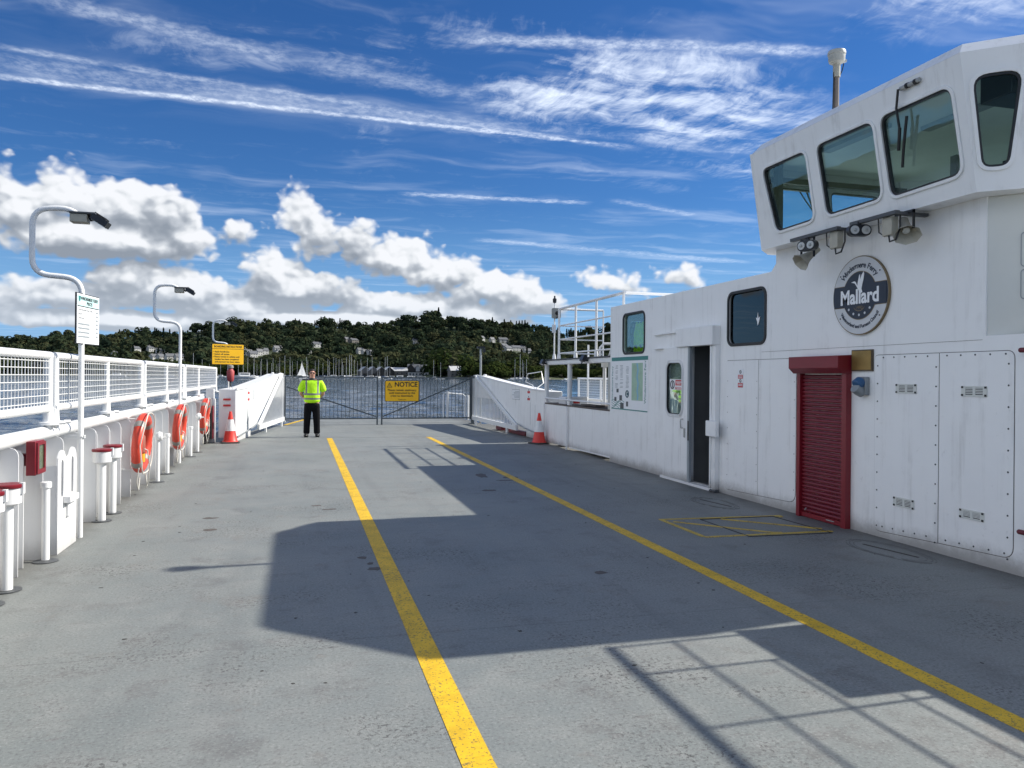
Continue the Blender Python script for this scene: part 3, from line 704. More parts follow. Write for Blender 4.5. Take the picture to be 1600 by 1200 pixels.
# lifebuoys
def lifebuoy(y, label, z=.70, tilt=0):
    x = -2.045
    t = thing('lifebuoy', label, 'lifebuoy', (x, y, z), 'orange lifebuoys hung along the bulwark')
    def rot(mb):
        q = Matrix.Translation((x, y, z)) @ Matrix.Rotation(R(-tilt), 4, 'Z') @ Matrix.Rotation(R(4), 4, 'Y') @ Matrix.Translation((-x, -y, -z)); mb.v = [tuple(q @ Vector(v)) for v in mb.v]; return mb
    m = MB(); m.torus((x, y, z), .335, .068, 'x', 48, 16); rot(m).build('ring', ORANGE, t, smooth=True)
    for a in (45, 135, 225, 315):
        m = MB(); m.torus((x, y, z), .335, .0705, 'x', 4, 16, R(a-7), R(a+7)); rot(m).build('reflective_band', GREYB, t, smooth=True)
    pts = []
    for i in range(49):
        a = 2*math.pi*i/48; s_ = abs(math.sin(2*a)); pts.append((x+.05+.03*s_, y+math.cos(a)*(.40+.03*s_), z+math.sin(a)*(.40+.03*s_)))
    m = MB(); m.tube(pts, .008, 6); rot(m).build('grab_rope', ROPE, t, smooth=True)
    m = MB(); m.tube([(x+.08, y-.30, z-.05), (x+.10, y-.2, z-.08), (x+.11, y-.08, z-.3), (x+.09, y-.05, z-.5), (x+.05, y+.02, z-.60), (x+.05, y+.10, z-.58), (x+.02, y+.14, z-.42)], .008, 6)
    m.tube([(x+.02, y-.30, z-.3), (x+.0, y-.32, z-.5), (x, y-.22, z-.6), (x, y-.14, z-.45)], .007, 6); m.build('line', ROPE, t, smooth=True)
    m = MB(); m.lathe([(.035, -.17), (.055, -.15), (.055, .06), (.03, .10), (.015, .14)], (x-.02, y+.05, z+.02), 12); m.build('light_float', plain('float_rust', (.30, .09, .06), .5), t, smooth=True)
    m = MB(); m.lathe([(.05, -.28), (.05, -.17)], (x-.02, y+.05, z+.02), 12); m.build('light_base', plain('float_yellow', (.72, .36, .02), .5), t, smooth=True)
    m = MB(); m.box(-2.355, x-.02, y-.05, y+.05, z+.30, z+.33); m.box(-2.355, x-.06, y-.16, y+.16, z-.35, z-.33); m.build('cradle', PIPE, t)
lifebuoy(11.27, 'orange lifebuoy with grey bands, nearest and largest of the three on the bulwark')
lifebuoy(14.60, 'orange lifebuoy with looped line, middle one of the three on the bulwark')
lifebuoy(18.25, 'orange lifebuoy farthest along, hung in front of the black and red cabinet')
t = thing('hose_cabinet', 'black fire hose cabinet with a bright red side at the far end of the bulwark', 'cabinet', (-2.15, 19.2, .1))
m = MB(); m.box(-2.33, -1.99, 19.18, 19.48, .12, .89); m.build('case', BLACKP, t, bevel=.01)
m = MB(); m.plate(rrect(19.20, 19.47, .12, .89, .01), [], .0, .02, TXp(-1.99, 0, 0)); m.build('red_door', RED, t)
m = MB(); m.box(-1.97, -1.955, 19.24, 19.28, .35, .5); m.build('handle', BLACK, t)

# mesh railing above the bulwark
mr = thing('mesh_railing', 'white welded mesh railing on posts above the left bulwark', 'railing', (-2.22, 8, 1.14))
XR = -2.22
secs = [(-4.1, 3.9), (3.95, 7.90), (8.07, 12.10), (12.32, 16.22), (16.42, 22.25)]
for a, b in secs:
    m = MB(); m.tube([(XR, a, 1.30), (XR, a, 1.79), ], .036, 12); m.build('upright', PIPE, mr, smooth=True)
    m = MB(); m.tube([(XR, b, 1.30), (XR, b, 1.79), ], .036, 12); m.build('upright', PIPE, mr, smooth=True)
    m = MB(); m.tube([(XR, a-.03, 1.79), (XR, b+.03, 1.79)], .035, 12); m.build('top_rail', PIPE, mr, smooth=True)
    m = MB(); m.tube([(XR, a-.03, 1.305), (XR, b+.03, 1.305)], .035, 12); m.build('lower_rail', PIPE, mr, smooth=True)
    mid = (a+b)/2 if b < 20 else 18.54
    m = MB(); m.tube([(XR, mid, 1.14), (XR, mid, 1.79)], .030, 12); m.build('upright', PIPE, mr, smooth=True)
    for yy in (a, mid, b):
        m = MB(); m.lathe([(.04, 1.12), (.04, 1.15), (.085, 1.155), (.085, 1.18), (.045, 1.185), (.04, 1.30)], (XR, yy, 0), 16); m.tube([(XR+.07, yy+.05, 1.17), (XR+.12, yy+.07, 1.17)], .018, 8); m.build('flange', PIPE, mr, smooth=True)
    m = MB(); y = a+.08
    while y < b-.04:
        if abs(y-mid) > .03: m.box(XR-.0032, XR+.0032, y-.0032, y+.0032, 1.335, 1.76)
        y += .079
    for k in range(7):
        zz = 1.365+k*.062; m.box(XR+.0033, XR+.0095, a+.03, b-.03, zz-.0032, zz+.0032)
    o = m.build('mesh_panel', PIPE, mr); o['kind'] = 'stuff'

# ================================================================== LAMP POSTS
def lamp_post(x, y, label, foot=0.0, lamp_dir=1):
    t = thing('lamp_post', label, 'lamp post', (x, y, foot), 'cranked white lamp posts along the left side')
    def bez(P, n=6):
        out = [Vector(P[0])]
        for i in range(1, len(P)-1):
            p = Vector(P[i]); r = .16 if i < 5 else .03
            a = p+(Vector(P[i-1])-p).normalized()*r; b = p+(Vector(P[i+1])-p).normalized()*r
            out += [a*(1-k/n)**2+p*2*(k/n)*(1-k/n)+b*(k/n)**2 for k in range(n+1)]
        return out+[Vector(P[-1])]
    m = MB(); m.tube(bez([(x, y, foot), (x, y, 2.57), (x-.44, y, 2.60), (x-.44, y, 3.24), (x-.05, y, 3.26), (x-.02, y, 3.20)]), [.028]*100, 14) if False else m.tube(bez([(x, y, foot), (x, y, 2.57), (x-.44, y, 2.60), (x-.44, y, 3.24), (x-.05, y, 3.265), (x-.02, y, 3.20)]), .027, 14)
    m.build('pole', PIPE, t, smooth=True)
    m = MB(); m.box(x-.105, x+.13, y-.08, y+.08, 3.205, 3.22); m.build('mounting_plate', DGREY, t)
    m = MB(); m.box(x-.10, x+.055, y-.065, y+.065, 3.12, 3.203); m.build('gear_box', BEIGE, t, bevel=.006)
    Mx = Matrix.Translation((x+.155, y, 3.155)) @ Matrix.Rotation(R(-32 if lamp_dir > 0 else -32), 4, 'Y').inverted()
    m = MB(); m.box(-.07, .09, -.075, .075, -.03, .03, Mx); 
    for k in range(6): m.box(-.06+.022*k, -.055+.022*k, -.07, .07, .03, .05, Mx)
    m.build('flood_head', BLACKP, t)
    m = MB(); m.box(-.055, .075, -.06, .06, -.035, -.0305, Mx); m.build('lens', LENS, t)
    m = MB(); m.tube([(x+.05, y, 3.20), (x+.08, y, 3.15), (x+.11, y, 3.16)], .012, 6); m.build('bracket', BLACK, t)
    return t
lamp_post(-2.10, 8.49, 'tall cranked white lamp post nearest, carrying the ferry price board')
lamp_post(-2.13, 15.2, 'cranked white lamp post without any board, middle of the three')
t3 = lamp_post(-2.10, 24.6, 'cranked white lamp post farthest away, carrying the yellow boarding sign', -.02)
m = MB(); m.box(-2.3, -1.9, 22.6, 24.9, -.5, -.02); struct(m.build('side_step', DGREY))
t = thing('post_clamp', 'white clamp tying the nearest lamp post to the pipe rail', 'clamp', (-2.17, 8.49, 1.0))
m = MB(); m.box(-2.24, -2.06, 8.47, 8.51, .985, .998); m.box(-2.24, -2.06, 8.47, 8.51, 1.002, 1.015) ; m.tube([(-2.08, 8.44, 1.0), (-2.08, 8.54, 1.0)], .008, 6); m.build('clamp_bar', PIPE, t)

# price board
A = Vector((-2.13, 8.31, 0)); B = Vector((-2.06, 8.85, 0)); ud = (B-A).normalized(); wd = ud.cross(Vector((0,0,1))).normalized()
PB = frame(ud, (0,0,1), wd, (A.x+ .03, A.y, 1.925)); W_ = (B-A).length; H_ = .485
t = thing('price_board', 'white ferry price board with green heading on the nearest lamp post', 'sign', (-2.1, 8.5, 1.93))
m = MB(); m.box(-.008, W_+.008, -.008, H_+.008, -.012, 0, PB); m.build('frame', BLACK, t)
m = MB(); m.box(0, W_, 0, H_, .0, .004, PB); m.build('board', SIGNW, t)
m = MB(); m.flat([(.01, H_*.76), (W_-.01, H_*.76), (W_-.01, H_-.01), (.01, H_-.01)], PB @ Matrix.Translation((0,0,.0055))); m.build('heading_band', plain('pale_green_ink', (.55, .78, .76), .5), t)
text('WINDERMERE FERRY', .046, PB @ Matrix.Translation((W_*.54, H_*.91, .007)), INK, t, bold=.001)
text('PRICES', .046, PB @ Matrix.Translation((W_*.54, H_*.82, .007)), INK, t, bold=.001)
text('Foot Passengers (Each Way)\nBicycle\nMotorcycle', .030, PB @ Matrix.Translation((.03, H_*.60, .007)), INK, t, align='LEFT', line=1.35)
bars([(.03, .30, H_*(.38-.085*k), H_*(.38-.085*k)+.014) for k in range(4)] + [(.46, .51, H_*(.66-.085*k), H_*(.66-.085*k)+.014) for k in range(7)], PB @ Matrix.Translation((0,0,.007)), GREYI, t)
m = MB(); m.box(.01, W_-.01, H_*.745, H_*.76, .004, .0065, PB); m.build('rule', BLACK, t)
m = MB(); m.prism([(.03, H_*.95), (.075, H_*.95), (.07, H_*.87), (.052, H_*.84), (.035, H_*.87)], .0058, .0075, PB); m.build('crest', INKG, t)
m = MB(); m.box(.18, .30, .05, .07, -.05, -.0125, PB); m.box(.18, .30, H_-.07, H_-.05, -.05, -.0125, PB); m.build('bracket', GALV, t)
# boarding instructions
t = thing('boarding_sign', 'yellow boarding instructions sign on the farthest lamp post', 'sign', (-2.1, 24.5, 1.95))
T = TY(-2.105, 24.55, 2.235) @ Matrix.Rotation(R(24), 4, 'Y')
m = MB(); m.plate(rrect(-.478, .478, -.308, .308, .02), [], -.02, 0, T); m.build('board_edge', BLACK, t)
m = MB(); m.plate(rrect(-.468, .468, -.298, .298, .018), [], .0005, .004, T); m.build('board', YSIGN, t)
m = MB(); m.box(-.465, .465, .158, .168, .004, .006, T); m.build('rule', INK, t)
text('BOARDING INSTRUCTIONS', .083, T @ Matrix.Translation((0, .228, .006)), INK, t, bold=.0018, sx=.80)
text('• Apply handbrake.\n• Switch off engine.\n• Please remain in vehicle until\n   loading has been completed\n   and payment has been taken.', .064, T @ Matrix.Translation((-.445, .105-.18, .006)), INK, t, align='LEFT', line=1.18, bold=.0012)
t = thing('throw_line_box', 'small red throw line case strapped low on the farthest lamp post', 'case', (-2.05, 24.45, 1.4))
m = MB(); m.lathe([(.07, 1.42), (.10, 1.48), (.11, 1.72), (.06, 1.80)], (-2.02, 24.42, 0), 12); m.build('case', plain('faded_red', (.40, .06, .06), .6), t, smooth=True)
m = MB(); m.lathe([(.06, 1.80), (.09, 1.83), (.08, 1.90), (.0, 1.93)], (-2.02, 24.42, 0), 12); m.build('lid', GREYB, t, smooth=True)
m = MB(); m.tube([(-2.02, 24.42, .9), (-2.02, 24.42, 1.43)], .03, 8); m.build('strap', DGREY, t)

# ================================================================== RAMP SIDE CASINGS (both ends of the gate)
def casing(P0, P1, side, label):
    """side -1 = left casing, +1 = right; s runs from the near face to the gate, w towards the deck"""
    P0, P1 = Vector((*P0, 0)), Vector((*P1, 0)); u = (P1-P0).normalized(); L = (P1-P0).length
    w = Vector((-side, 0, 0)); w = (w - u*w.dot(u)).normalized()
    M = frame(u, (0,0,1), w, P0); t = thing('ramp_casing', label, 'casing', tuple(P0))
    th = .40
    zt = lambda s: 1.275 + (1.66-1.275)*max(0, min(1, (s-1.2)/(L-1.7)))
    top = [(0, 1.275), (1.2, 1.30), (L*.6, zt(L*.6)), (L-.5, 1.665), (L-.05, 1.64)]
    sc_ = 2.35+(.93-.24)/1.39*(L-.62-2.35); solid = [(0, .10), (1.85, .24), (2.30, .25), (sc_, .93), (L-.05, .93)] + top[::-1]
    m = MB(); m.prism(solid, -th, 0, M); m.build('casing_panel', WHITE if side < 0 else WALL, t, bevel=.012)
    m = MB(); m.prism([(-.004, 1.255), (1.2, 1.285), (L*.6, zt(L*.6)-.012), (L-.5, 1.655), (L, 1.635), (L, 1.675), (L-.5, 1.70), (L*.6, zt(L*.6)+.03), (1.2, 1.325), (-.004, 1.30)], .001, .022, M); m.build('top_edge', WHITE, t)
    m = MB(); m.prism([(-.002, .002), (1.75, .01), (1.75, .21), (-.002, .09)], -.22, -.02, M); m.build('kick_plate', WHITE if side < 0 else WALL, t)
    m = MB(); m.tube([M @ Vector((-.01, .13, .05)), M @ Vector((1.8, .25, .05)), M @ Vector((2.4, .33, .05))], .018, 8); m.build('drain_pipe', GALV, t, smooth=True)
    # barred frame: sloping stay, bottom rail, end upright, bars
    m = MB(); 
    def bar(a, b, wd, w0, w1): 
        a, b = Vector(a), Vector(b); d = (b-a).normalized(); n = Vector((-d.y, d.x))*wd/2; m.prism([tuple(a-n), tuple(b-n), tuple(b+n), tuple(a+n)], w0, w1, M)
    bar((2.35, .24), (L-.62, 1.63), .085, .045, .11); m.build('sloping_stay', PIPE, t)
    m = MB(); bar((2.3, .20), (L, .22), .13, .04, .10); m.build('bottom_rail', PIPE, t)
    m = MB(); bar((L-.035, .10), (L-.035, 1.62), .07, .035, .095); bar((L-.58, .27), (L-.58, 1.60), .05, .036, .09); m.build('upright', PIPE, t)
    bm_ = None
    s = 2.62
    while s < L-.1:
        ztop = .24 + (s-2.35)/(L-.62-2.35)*1.39 if s < L-.62 else 1.6
        if abs(s-(L-.58)) > .05:
            m = MB(); m.prism([(s-.011, .262), (s+.011, .262), (s+.011, ztop-.03), (s-.011, ztop-.03)], .06, .08, M); m.build('bar', PIPE, t)
        s += .155
    m = MB(); bar((3.3, 0.0), (3.3, .14), .10, .045, .095); bar((L-.6, 0.0), (L-.6, .15), .12, .045, .095); m.build('foot', PIPE, t)
    m = MB(); bar((1.35, .35), (1.35, .95), .008, .001, .004); bar((.95, .33), (.95, .9), .006, .001, .004); bar((.55, .33), (.95, .33), .006, .001, .0035); m.build('hatch_joint', GREYI, t)
    m = MB(); m.prism([(1.20, .30), (1.32, .30), (1.32, .8)], .0, .012, M); m.build('gusset', GREYI, t) if side < 0 else None
    for k in range(2):
        m = MB(); m.lathe([(.04, 0), (.045, .03), (.02, .05)], M @ Vector((L-1.2+k*.5, 1.66, -.1-.1*k)), 10); m.build('lifting_eye', PIPE, t, smooth=True)
    for k in range(2):
        m = MB(); m.box(.2+.3*k, .23+.3*k, 1.28, 1.33, -.2, -.17, M); m.build('top_lug', PIPE, t)
    return t, M
tl, ML = casing((-1.50, 19.65), (-.55, 26.0), -1, 'long white sloping ramp casing with barred end, on the left of the gate')
tr, MR = casing((5.98, 18.35), (5.78, 25.95), 1, 'long white sloping ramp casing with barred end, on the right of the gate')
m = MB(); m.box(4.1, 4.7, .01, .13, -.12, .01, MR); m.box(1.9, 3.9, .01, .12, -.14, -.03, MR); m.build('red_float', DRED, tr)
m = MB(); m.tube([MR @ Vector((1.1,1.30,-.05)), MR @ Vector((1.35,1.42,-.05)), MR @ Vector((1.95,1.50,-.05)), MR @ Vector((1.75,1.72,-.05)), MR @ Vector((1.2,1.78,-.25)), MR @ Vector((1.0,1.48,-.25)), MR @ Vector((1.6,1.32,-.25))], .012, 6); m.build('step_loop', PIPE, tr, smooth=True)
def placard(M, u0, u1, v0, v1, label, lines):
    o = M @ Vector((u0, v0, 0)); t = thing('notice_plate', label, 'sign', tuple(o))
    m = MB(); m.box(u0, u1, v0, v1, .001, .004, M); m.build('plate_edge', GREYI, t)
    m = MB(); m.box(u0+.012, u1-.012, v0+.012, v1-.012, .0045, .006, M); m.build('plate', SIGNW, t)
    m = MB()
    for k in range(lines): 
        vv = v1-.05-(v1-v0-.08)*k/lines; m.box(u0+.03, u0+.03+(u1-u0-.06)*random.uniform(.5, 1), vv-.014, vv, .0062, .0075, M)
    m.build('lettering', GREYI, t)
placard(ML, 1.98, 2.42, .98, 1.27, 'small white instruction plate on the left ramp casing', 6)
placard(MR, 2.30, 3.02, .99, 1.28, 'small white instruction plate on the right ramp casing', 6)
def warnM(M, u, v, s, label):
    T = M @ Matrix.Translation((u, v, 0)); t = thing('warning_sign', label, 'sign', tuple(T.translation), 'small red and white safety labels')
    for dv in (.085, -.085):
        m = MB(); m.box(-.10*s, .10*s, (dv-.055)*s, (dv-.0)*s, .001, .004, T); m.build('red_band', INKR, t)
        m = MB(); m.box(-.05*s, .05*s, (dv+.004)*s, (dv+.06)*s, .001, .004, T); m.build('plate', SIGNW, t)
        m = MB(); m.lathe([(.02*s, 0), (.024*s, .001)], T @ Vector((0, (dv+.032)*s, .005)), 10, 'x'); m.build('pictogram', INK, t)
warnM(ML, 1.40, 1.10, 1.0, 'tall pair of red labels on the inner face of the left ramp casing')
warnM(MR, 1.50, 1.16, 1.1, 'pair of red labels on the inner face of the right ramp casing')
warnM(TY(-1.70, 19.63, 0), 0, .98, .85, 'pair of red labels on the end of the left ramp casing, above the cone')

# ================================================================== GATE
gt = thing('gate', 'grey barred double gate closing the far end of the deck', 'gate', (2.55, 25.85, 0))
YG = 25.85
m = MB()
for x0, x1 in ((-.50, 2.50), (2.60, 5.66)):
    m = MB(); m.box(x0, x1, YG-.02, YG+.02, 1.555, 1.60); m.build('top_rail', GATEG, gt)
    m = MB(); m.box(x0, x1, YG-.02, YG+.02, .19, .235); m.build('bottom_rail', GATEG, gt)
    for xs in (x0, x1-.05):
        m = MB(); m.box(xs, xs+.05, YG-.021, YG+.021, .16 if xs < 1 or xs > 4 else -.0, 1.61); m.build('stile', GATEG, gt)
    n = int((x1-x0-.1)/.122)
    bmsh = MB().box(-.0075, .0075, YG-.0075, YG+.0075, .236, 1.554).mesh('bar', GATEG)
    for k in range(1, n): place(bmsh, 'bar', gt, (x0+.05+(x1-x0-.1)*k/n, 0, 0))
    a, b = (Vector((x0+.06, 0, 1.25)), Vector((x1-.06, 0, .27))) if x0 < 0 else (Vector((x0+.06, 0, .27)), Vector((x1-.06, 0, 1.53)))
    m = MB(); d = (b-a).normalized(); nn = Vector((-d.z, 0, d.x))*.02
    vs = [(q.x, y, q.z) for y in (YG+.0095, YG+.020) for q in (a-nn, b-nn, b+nn, a+nn)]; m.add(vs, [(0,1,2,3),(4,7,6,5),(0,4,5,1),(1,5,6,2),(2,6,7,3),(3,7,4,0)]); m.build('brace', GATEG, gt)
m = MB(); m.box(5.67, 5.77, YG-.05, YG+.05, .0, 1.64); m.box(5.6, 5.84, YG-.08, YG+.08, 0, .03); m.build('gate_post', GATEG, gt)
m = MB(); m.box(5.5, 5.98, YG-.02, YG+.02, 1.645, 1.665); m.build('latch_bar', BLACK, gt)
t = thing('notice_sign', 'yellow NOTICE sign with warning triangle on the right leaf of the gate', 'sign', (3.29, 25.8, .8))
T = TY(3.29, YG-.024, 1.125)
m = MB(); m.plate(rrect(-.575, .575, -.355, .355, .05), [], .0, .012, T); m.build('board_edge', BLACK, t)
m = MB(); m.plate(rrect(-.555, .555, -.335, .335, .04), [], .0125, .016, T); m.build('board', YSIGN, t)
text('NOTICE', .215, T @ Matrix.Translation((.13, .215, .018)), INK, t, bold=.006, sx=.98)
text('Please remain stationary\nuntil instructed by the\ncrew to disembark.', .098, T @ Matrix.Translation((0, -.065, .018)), INK, t, bold=.002, line=.98)
text('Thank you', .062, T @ Matrix.Translation((0, -.285, .018)), INK, t, bold=.001)
m = MB(); m.plate([(-.51, .12), (-.33, .12), (-.42, .285)], [[(-.478, .139), (-.362, .139), (-.42, .245)]], .0165, .018, T); m.box(-.426, -.414, .165, .21, .0165, .018, T); m.box(-.426, -.414, .147, .158, .0165, .018, T); m.build('warning_triangle', INK, t)

# hand rails on the ramp beyond the gate
for x0, x1, y, lab in ((5.02, 5.58, 27.6, 'white tubular hand rail loop on the ramp beyond the gate, nearer the casing'),):
    t = thing('ramp_rail', lab, 'hand rail', (x0, y, .1))
    m = MB(); m.tube([(x0, y, .08), (x0, y, .95), (x0+.05, y, 1.03), (x0+.10, y, 1.03)], .02, 8); m.tube([(x0+.16, y, .08), (x0+.16, y, 1.08)], .045, 10); m.build('post', PIPE, t, smooth=True)
    m = MB(); m.tube([(x0+.2, y, 1.02), (x0+.72, y, .98), (x0+.82, y, .90), (x0+.80, y, .08)], .024, 8); m.tube([(x0+.2, y, .35), (x0+.78, y, .32)], .014, 8); m.build('loop', PIPE, t, smooth=True)
    m = MB(); m.tube([(x0+.92, y, .06), (x0+.92, y, .95)], .04, 10); m.build('post', PIPE, t, smooth=True)
# steel lamp mast beyond the gate by the right casing
t = thing('light_mast', 'thin galvanised mast with camera head beyond the right end of the gate', 'mast', (6.55, 27, 0))
m = MB(); m.tube([(6.17, 26.6, -.3), (6.17, 26.6, 2.62)], .04, 10); m.build('pole', GALV, t, smooth=True)
m = MB(); m.box(6.04, 6.30, 26.5, 26.7, 2.63, 2.70); m.box(6.24, 6.32, 26.5, 26.6, 2.5, 2.62); m.build('head', BLACKP, t)

# ================================================================== TRAFFIC CONES
def cone(x, y, rz, label):
    t = thing('traffic_cone', label, 'traffic cone', (x, y, 0), 'red and white traffic cones'); 
    m = MB(); m.prism(rrect(-.21, .21, -.21, .21, .06), 0, .035, Matrix.Translation((x, y, 0)) @ Matrix.Rotation(R(rz), 4, 'Z')); m.build('base', CONE_B, t, bevel=.008)
    r = lambda z: .165-(z-.035)/.70*.135
    for nm, z0, z1, mt in (('body', .036, .29, CONE_R), ('white_sleeve', .291, .56, CONE_W), ('tip', .561, .75, CONE_R)):
        m = MB(); prf = [(r(z0)+(.004 if nm == 'white_sleeve' else 0), z0), (r(z1)+(.004 if nm == 'white_sleeve' else 0), z1)]
        if nm == 'body': prf = [(.185, .036), (.172, .05)] + [(r(.07), .07), (r(z1), z1)]
        m.lathe(prf, (x, y, 0), 24); m.build(nm, mt, t, smooth=True)
    return t
cone(-1.60, 19.42, 8, 'red and white traffic cone at the foot of the left ramp casing')
c_ = cone(5.66, 18.0, 20, 'scuffed red and white traffic cone at the start of the right low wall')

# ================================================================== LOW DECK SHELTER SECTION, RIGHT (between casing and cabin)
lw = thing('side_screen', 'low white side wall with open posts between the cabin and right ramp casing', 'screen', (5.85, 16, 0))
XL = 5.86
m = MB(); m.prism([(13.93, .09), (18.12, .03), (18.12, .97), (13.93, .97)], -.03, 0, WM(XL)); m.build('wall_panel', WALL, lw)
m = MB(); m.prism([(13.93, .06), (16.35, .04), (16.35, .065), (13.93, .088)], -.04, .012, WM(XL)); m.build('bottom_lip', PIPE, lw)
m = MB(); m.box(XL-.01, XL+.42, 13.93, 18.16, .972, 1.005); m.build('timber_capping', WOOD, lw)
for y, r in ((18.10, .055), (16.42, .055), (14.05, .05)):
    m = MB(); m.tube([(XL+.02, y, 1.006), (XL+.02, y, 1.93)], r, 12); m.build('post', GALV if y < 15 else PIPE, lw, smooth=True)
for y in (18.10, 16.42):
    m = MB(); m.tube([(XL-.045, y, -.0), (XL-.045, y, .97)], .022, 8); m.build('lower_post', PIPE, lw, smooth=True)
m = MB(); m.tube([(XL-.03, 18.1, 1.12), (XL-.03, 13.93, 1.12)], .018, 8); m.build('mid_rail', PIPE, lw, smooth=True)
m = MB(); m.box(XL-.04, XL+.06, 13.93, 18.17, 1.93, 2.035); m.build('beam', PIPE, lw, bevel=.015)
m = MB(); m.box(XL-.06, XL+1.6, 13.93, 18.2, 2.037, 2.062); m.build('roof_plate', DGREY, lw)
m = MB(); m.box(XL+1.5, XL+1.6, 13.93, 18.2, 1.90, 2.035); m.build('beam', PIPE, lw)
for y in (18.1, 14.1):
    m = MB(); m.tube([(XL+1.55, y, 0.002), (XL+1.55, y, 1.90)], .045, 10); m.build('post', PIPE, lw, smooth=True)
m = MB(); m.box(XL+.25, XL+.80, 14.3, 16.1, .96, 1.02); m.box(XL+.1, XL+.3, 15.0, 15.9, 1.02, 1.05); m.build('bench', WOOD, lw)
m = MB(); m.box(XL+.25, XL+.8, 14.3, 16.1, .003, .955); m.build('bench_locker', CREAM, lw)
for y, z in ((17.95, 1.99), (15.15, 2.02)):
    t = thing('flood_light', 'small black floodlight clamped under the shelter beam' + (' at its far corner' if y > 17 else ' near the cabin'), 'floodlight', (5.8, y, z), 'small black floodlights')
    Mx = Matrix.Translation((5.74, y, z)) @ Matrix.Rotation(R(25), 4, 'Y'); m = MB(); m.box(-.06, .02, -.09, .09, -.06, .06, Mx); m.build('head', BLACKP, t)
    m = MB(); m.box(.02, .08, -.03, .03, -.02, .02, Mx); m.tube([(5.78, y+.1, z-.02), (5.76, y+.2, z-.09), (5.78, y+.3, z-.02)], .008, 6); m.build('bracket', BLACK, t)
t = thing('locker', 'small white locker with red label standing behind the right low wall', 'locker', (6.2, 17.4, 0))
m = MB(); m.box(5.98, 6.55, 17.0, 17.5, .003, 1.17); m.build('body', WHITE, t, bevel=.02)
m = MB(); m.box(6.18, 6.34, 16.994, 16.999, 1.02, 1.09); m.build('red_label', INKR, t)
t = thing('ventilation_hook', 'white bent pipe rising from the shelter roof', 'pipe', (6.5, 15.6, 2.06))
m = MB(); m.tube([(6.2, 15.4, 2.0), (6.2, 15.4, 2.28), (6.28, 15.4, 2.36), (6.7, 15.4, 2.37)], .028, 10); m.build('pipe', PIPE, t, smooth=True)

# upper deck railing
ur = thing('upper_railing', 'white four bar railing around the platform above the low side wall', 'railing', (5.95, 15.5, 2.06))
for z, r in ((3.26, .03), (2.86, .017), (2.53, .017), (2.20, .017)):
    m = MB(); m.tube([(5.95, 17.4, z), (5.95, 13.55, z)], r, 8); m.tube([(5.95, 17.4, z), (7.08, 17.4, z)], r*.85, 8); m.build('rail', PIPE, ur, smooth=True)
m = MB(); m.tube([(5.95, 13.6, 3.26), (8.2, 13.6, 3.26)], .026, 8); m.build('rail', PIPE, ur, smooth=True)
m = MB(); m.tube([(7.08, 17.4, 3.26), (7.08, 17.4, 2.06)], .02, 8); m.tube([(7.08, 17.1, 2.06), (7.08, 16.4, 2.9), (7.08, 16.3, 3.0)], .022, 8); m.build('ladder_stay', PIPE, ur, smooth=True)
for y in (17.4, 16.25, 15.0):
    m = MB(); m.tube([(5.95, y, 2.06), (5.95, y, 3.26)], .028, 8); m.lathe([(.045, 2.063), (.045, 2.14), (.03, 2.2)], (5.95, y, 0), 10); m.build('post', PIPE, ur, smooth=True)
m = MB(); m.tube([(5.95, 13.6, 3.0), (5.95, 13.6, 3.26)], .028, 8); m.build('post', PIPE, ur, smooth=True)
t = thing('signal_mast', 'thin mast with grey box and black lamp at the shelter corner', 'mast', (6.0, 17.9, 2.0))
m = MB(); m.tube([(6.0, 17.9, 2.06), (6.0, 17.9, 3.45)], .019, 8); m.lathe([(.05, 2.063), (.05, 2.09), (.03, 2.2)], (6.0, 17.9, 0), 10); m.build('pole', PIPE, t, smooth=True)
m = MB(); m.plate(rrect(-.11, .11, -.125, .125, .03), [], -.03, .03, TY(6.03, 17.86, 3.20)); m.build('grey_box', plain('box_grey', (.33, .33, .30), .6), t)
m = MB(); m.lathe([(.05, 0), (.06, .04), (.03, .07)], (6.04, 17.82, 3.20), 10, 'y'); m.tube([(6.0, 17.8, 3.06), (6.06, 17.8, 3.12), (6.03, 17.8, 3.25)], .012, 6); m.build('camera', BLACKP, t)
m = MB(); m.lathe([(.02, 3.45), (.045, 3.47), (.05, 3.55), (.02, 3.58), (.02, 3.63)], (6.0, 17.9, 0), 12); m.build('black_lamp', BLACKP, t, smooth=True)
m = MB(); m.box(5.93, 6.02, 17.84, 17.88, 2.72, 2.92); m.build('white_box', WHITE, t)
# mesh rail along the far side of the vessel
fr_ = thing('far_side_fence', 'white mesh fence along the far side of the ferry, seen under the shelter beam', 'fence', (8.3, 21, 0))
for z, r in ((1.60, .028), (1.0, .02)):
    m = MB(); m.tube([(8.3, 14.2, z), (8.3, 22.4, z)], r, 8); m.build('rail', PIPE, fr_, smooth=True)
for y in (14.3, 16.3, 18.3, 20.55, 22.35):
    m = MB(); m.tube([(8.3, y, 0), (8.3, y, 1.6)], .028, 8); m.build('post', PIPE, fr_, smooth=True)
m = MB()
for k in range(100): yy = 14.3+k*.081; m.box(8.297, 8.303, yy-.003, yy+.003, 1.0, 1.6)
for k in range(7): m.box(8.304, 8.31, 14.25, 22.4, 1.06+k*.075, 1.066+k*.075)
o = m.build('mesh_panel', PIPE, fr_); o['kind'] = 'stuff'
m = MB(); m.box(8.33, 8.36, 14.0, 22.4, .002, .98); m.build('wall_panel', WHITE, fr_)
t = thing('far_pole', 'plain white pole rising behind the far side fence', 'pole', (8.25, 21.2, 0))
m = MB(); m.tube([(8.22, 21.35, 0), (8.22, 21.35, 2.6)], .03, 8); m.build('pole', PIPE, t, smooth=True)

